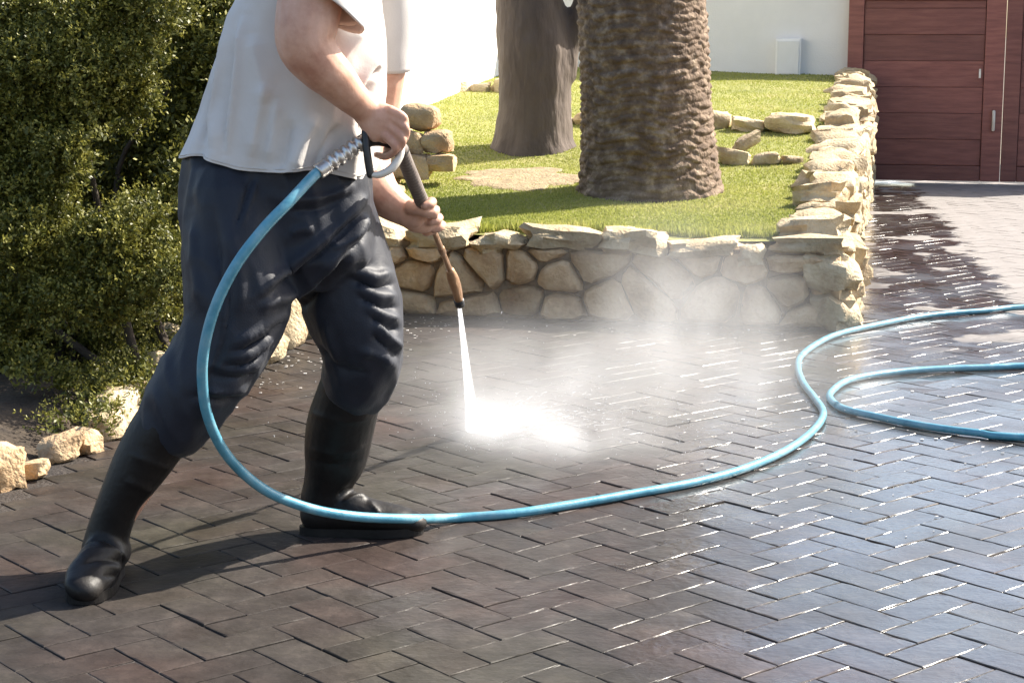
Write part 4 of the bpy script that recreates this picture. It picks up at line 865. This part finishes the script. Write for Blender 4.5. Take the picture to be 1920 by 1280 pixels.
# ------------------------------------------------------------------ water jet, splash and mist
def vol_mat(name, dens_nodes, color=(1, 1, 1), aniso=.3, rate=.4):
    m = bpy.data.materials.new(name); m.use_nodes = True; nt = m.node_tree; nt.nodes.remove(nt.nodes['Principled BSDF'])
    pv = nt.nodes.new('ShaderNodeVolumePrincipled'); pv.inputs['Color'].default_value = (*color, 1); pv.inputs['Anisotropy'].default_value = aniso
    nt.links.new(pv.outputs[0], nt.nodes['Material Output'].inputs['Volume']); dens_nodes(nt, pv.inputs['Density'])
    m.cycles.volume_step_rate = rate; return m
HIT = G(888, 806, 0)
jet = MB(); fr_ = [NZ + (HIT - NZ) * f for f in (0.03, .3, .6, .85, 1.0)]
jet.tube(fr_, [.0050, .0085, .0125, .0180, .024], seg=14, sub=4, roundcap=False)
jm, jnt, jb = new_mat('water jet'); jb.inputs['Base Color'].default_value = (.93, .95, .97, 1); jb.inputs['Roughness'].default_value = .6; tj = N(jnt, 'BsdfTranslucent'); tj.inputs[0].default_value = (.95, .96, .97, 1); mj = N(jnt, 'MixShader'); mj.inputs[0].default_value = .55; jnt.links.new(jb.outputs[0], mj.inputs[1]); jnt.links.new(tj.outputs[0], mj.inputs[2])
tb = N(jnt, 'BsdfTransparent'); mxs = N(jnt, 'MixShader'); lw = N(jnt, 'LayerWeight'); lw.inputs[0].default_value = .5
nz = N(jnt, 'TexNoise'); nz.inputs['Scale'].default_value = 70; tcj = N(jnt, 'TexCoord'); mpj = N(jnt, 'Mapping'); mpj.inputs['Scale'].default_value = (2, .5, .35)
jnt.links.new(tcj.outputs['Object'], mpj.inputs[0]); jnt.links.new(mpj.outputs[0], nz.inputs['Vector'])
rj = N(jnt, 'MapRange'); rj.inputs[1].default_value = .35; rj.inputs[2].default_value = .65; rj.inputs[3].default_value = .6; rj.inputs[4].default_value = 1.0; jnt.links.new(nz.outputs[0], rj.inputs[0])
jnt.links.new(rj.outputs[0], mxs.inputs[0]); rj.inputs[3].default_value = .4; rj.inputs[4].default_value = .9; jnt.links.new(tb.outputs[0], mxs.inputs[1]); jnt.links.new(mj.outputs[0], mxs.inputs[2]); jnt.links.new(mxs.outputs[0], jnt.nodes['Material Output'].inputs[0])
jo = link('water_jet', jet.mesh(True), jm); tag(jo, 'narrow white water jet shooting from the nozzle onto the paving', 'water jet')
V, Fc = [], []; g = np.random.default_rng(12)
for k in range(1000):
    if k < 420: p = HIT + np.array([abs(g.normal(0, .22)) * 1.0 - .03, g.normal(-.06, .13) - .0, abs(g.normal(0, .05))])
    else: p = HIT + np.array([g.normal(.3, .35), g.normal(.0, .3), abs(g.normal(0, .1))])
    r_ = g.uniform(.0006, .0017); o = len(V); p[2] += r_
    V += [p + np.array(q) * r_ for q in ((1, 0, 0), (0, 1, 0), (-1, 0, 0), (0, -1, 0), (0, 0, 1.4), (0, 0, -1.4))]
    Fc += [tuple(i + o for i in f) for f in ((0, 1, 4), (1, 2, 4), (2, 3, 4), (3, 0, 4), (1, 0, 5), (2, 1, 5), (3, 2, 5), (0, 3, 5))]
for k in range(420):                                          # torn threads of water thrown out along the ground
    az = g.normal(.0, .55); el = abs(g.normal(.12, .16)); dr = np.array([math.cos(az) * math.cos(el), -math.sin(az) * math.cos(el) * .8 - .1, math.sin(el)]); r0 = abs(g.normal(.08, .2)); L = g.uniform(.006, .03); wv = np.cross(dr, [0, 1, 0]); wv /= np.linalg.norm(wv) + 1e-9
    p = HIT + dr * r0 + np.array([0, g.normal(0, .03), .004]); e = p + dr * L; wv *= g.uniform(.0004, .0011); o = len(V); V += [p - wv, p + wv, e, p + np.array([0, -1, 0]) * np.linalg.norm(wv) * 1.5]; Fc += [(o, o + 1, o + 2), (o + 1, o + 3, o + 2), (o + 3, o, o + 2)]
wd, wnt, wb = new_mat('water drops'); wb.inputs['Base Color'].default_value = (.6, .62, .65, 1); wb.inputs['Roughness'].default_value = .15
tag(link('water_drops', mesh(V, Fc, True), wd), 'fine water drops flying around the splash', 'water drops', kind='stuff')
blobs = [  # centre, size, density
    (G(900, 798, .05), (.06, .12, .07), 1.3), (G(970, 808, .045), (.18, .2, .06), 1.5), (G(1075, 828, .04), (.2, .2, .055), 1.9), (G(880, 735, .11), (.05, .11, .12), .9),
    (G(960, 775, .09), (.22, .24, .095), .75), (G(1080, 720, .11), (.38, .44, .13), .45), (G(1330, 690, .12), (.46, .48, .13), .45), (G(1270, 580, .20), (.26, .30, .24), .75), (G(1420, 560, .2), (.2, .3, .2), .25), (G(940, 680, .12), (.32, .38, .12), .28)]
def dens(nt, sock):
    L = nt.links.new; ge = N(nt, 'NewGeometry'); pos = ge.outputs['Position']; acc = None
    for c, s, a in blobs:
        mp = N(nt, 'VectorMath', operation='SUBTRACT'); mp.inputs[1].default_value = tuple(c); L(pos, mp.inputs[0])
        dv = N(nt, 'VectorMath', operation='DIVIDE'); dv.inputs[1].default_value = s; L(mp.outputs[0], dv.inputs[0])
        dt = N(nt, 'VectorMath', operation='DOT_PRODUCT'); L(dv.outputs[0], dt.inputs[0]); L(dv.outputs[0], dt.inputs[1])
        ng = N(nt, 'Math', operation='MULTIPLY'); ng.inputs[1].default_value = -1; L(dt.outputs['Value'], ng.inputs[0]); ex = N(nt, 'Math', operation='EXPONENT'); L(ng.outputs[0], ex.inputs[0])
        ma = N(nt, 'Math', operation='MULTIPLY_ADD'); ma.inputs[1].default_value = a; L(ex.outputs[0], ma.inputs[0])
        if acc is None: ma.inputs[2].default_value = 0
        else: L(acc, ma.inputs[2])
        acc = ma.outputs[0]
    nz = N(nt, 'TexNoise'); nz.inputs['Scale'].default_value = 6; nz.inputs['Detail'].default_value = 4; L(pos, nz.inputs['Vector'])
    mr = N(nt, 'MapRange'); mr.inputs[1].default_value = .3; mr.inputs[2].default_value = .68; mr.inputs[3].default_value = .15; mr.inputs[4].default_value = 1.7; L(nz.outputs[0], mr.inputs[0])
    ml = N(nt, 'Math', operation='MULTIPLY'); L(acc, ml.inputs[0]); L(mr.outputs[0], ml.inputs[1]); L(ml.outputs[0], sock)
mist = vol_mat('spray mist', dens, (.97, .98, 1), .25, .5)
mb = MB().box((-.75, 4.75, .004), (1.55, 7.2, .70)); tag(link('spray_mist', mb.mesh(), mist), 'white water mist spreading from the jet towards the wall', 'mist', kind='stuff')
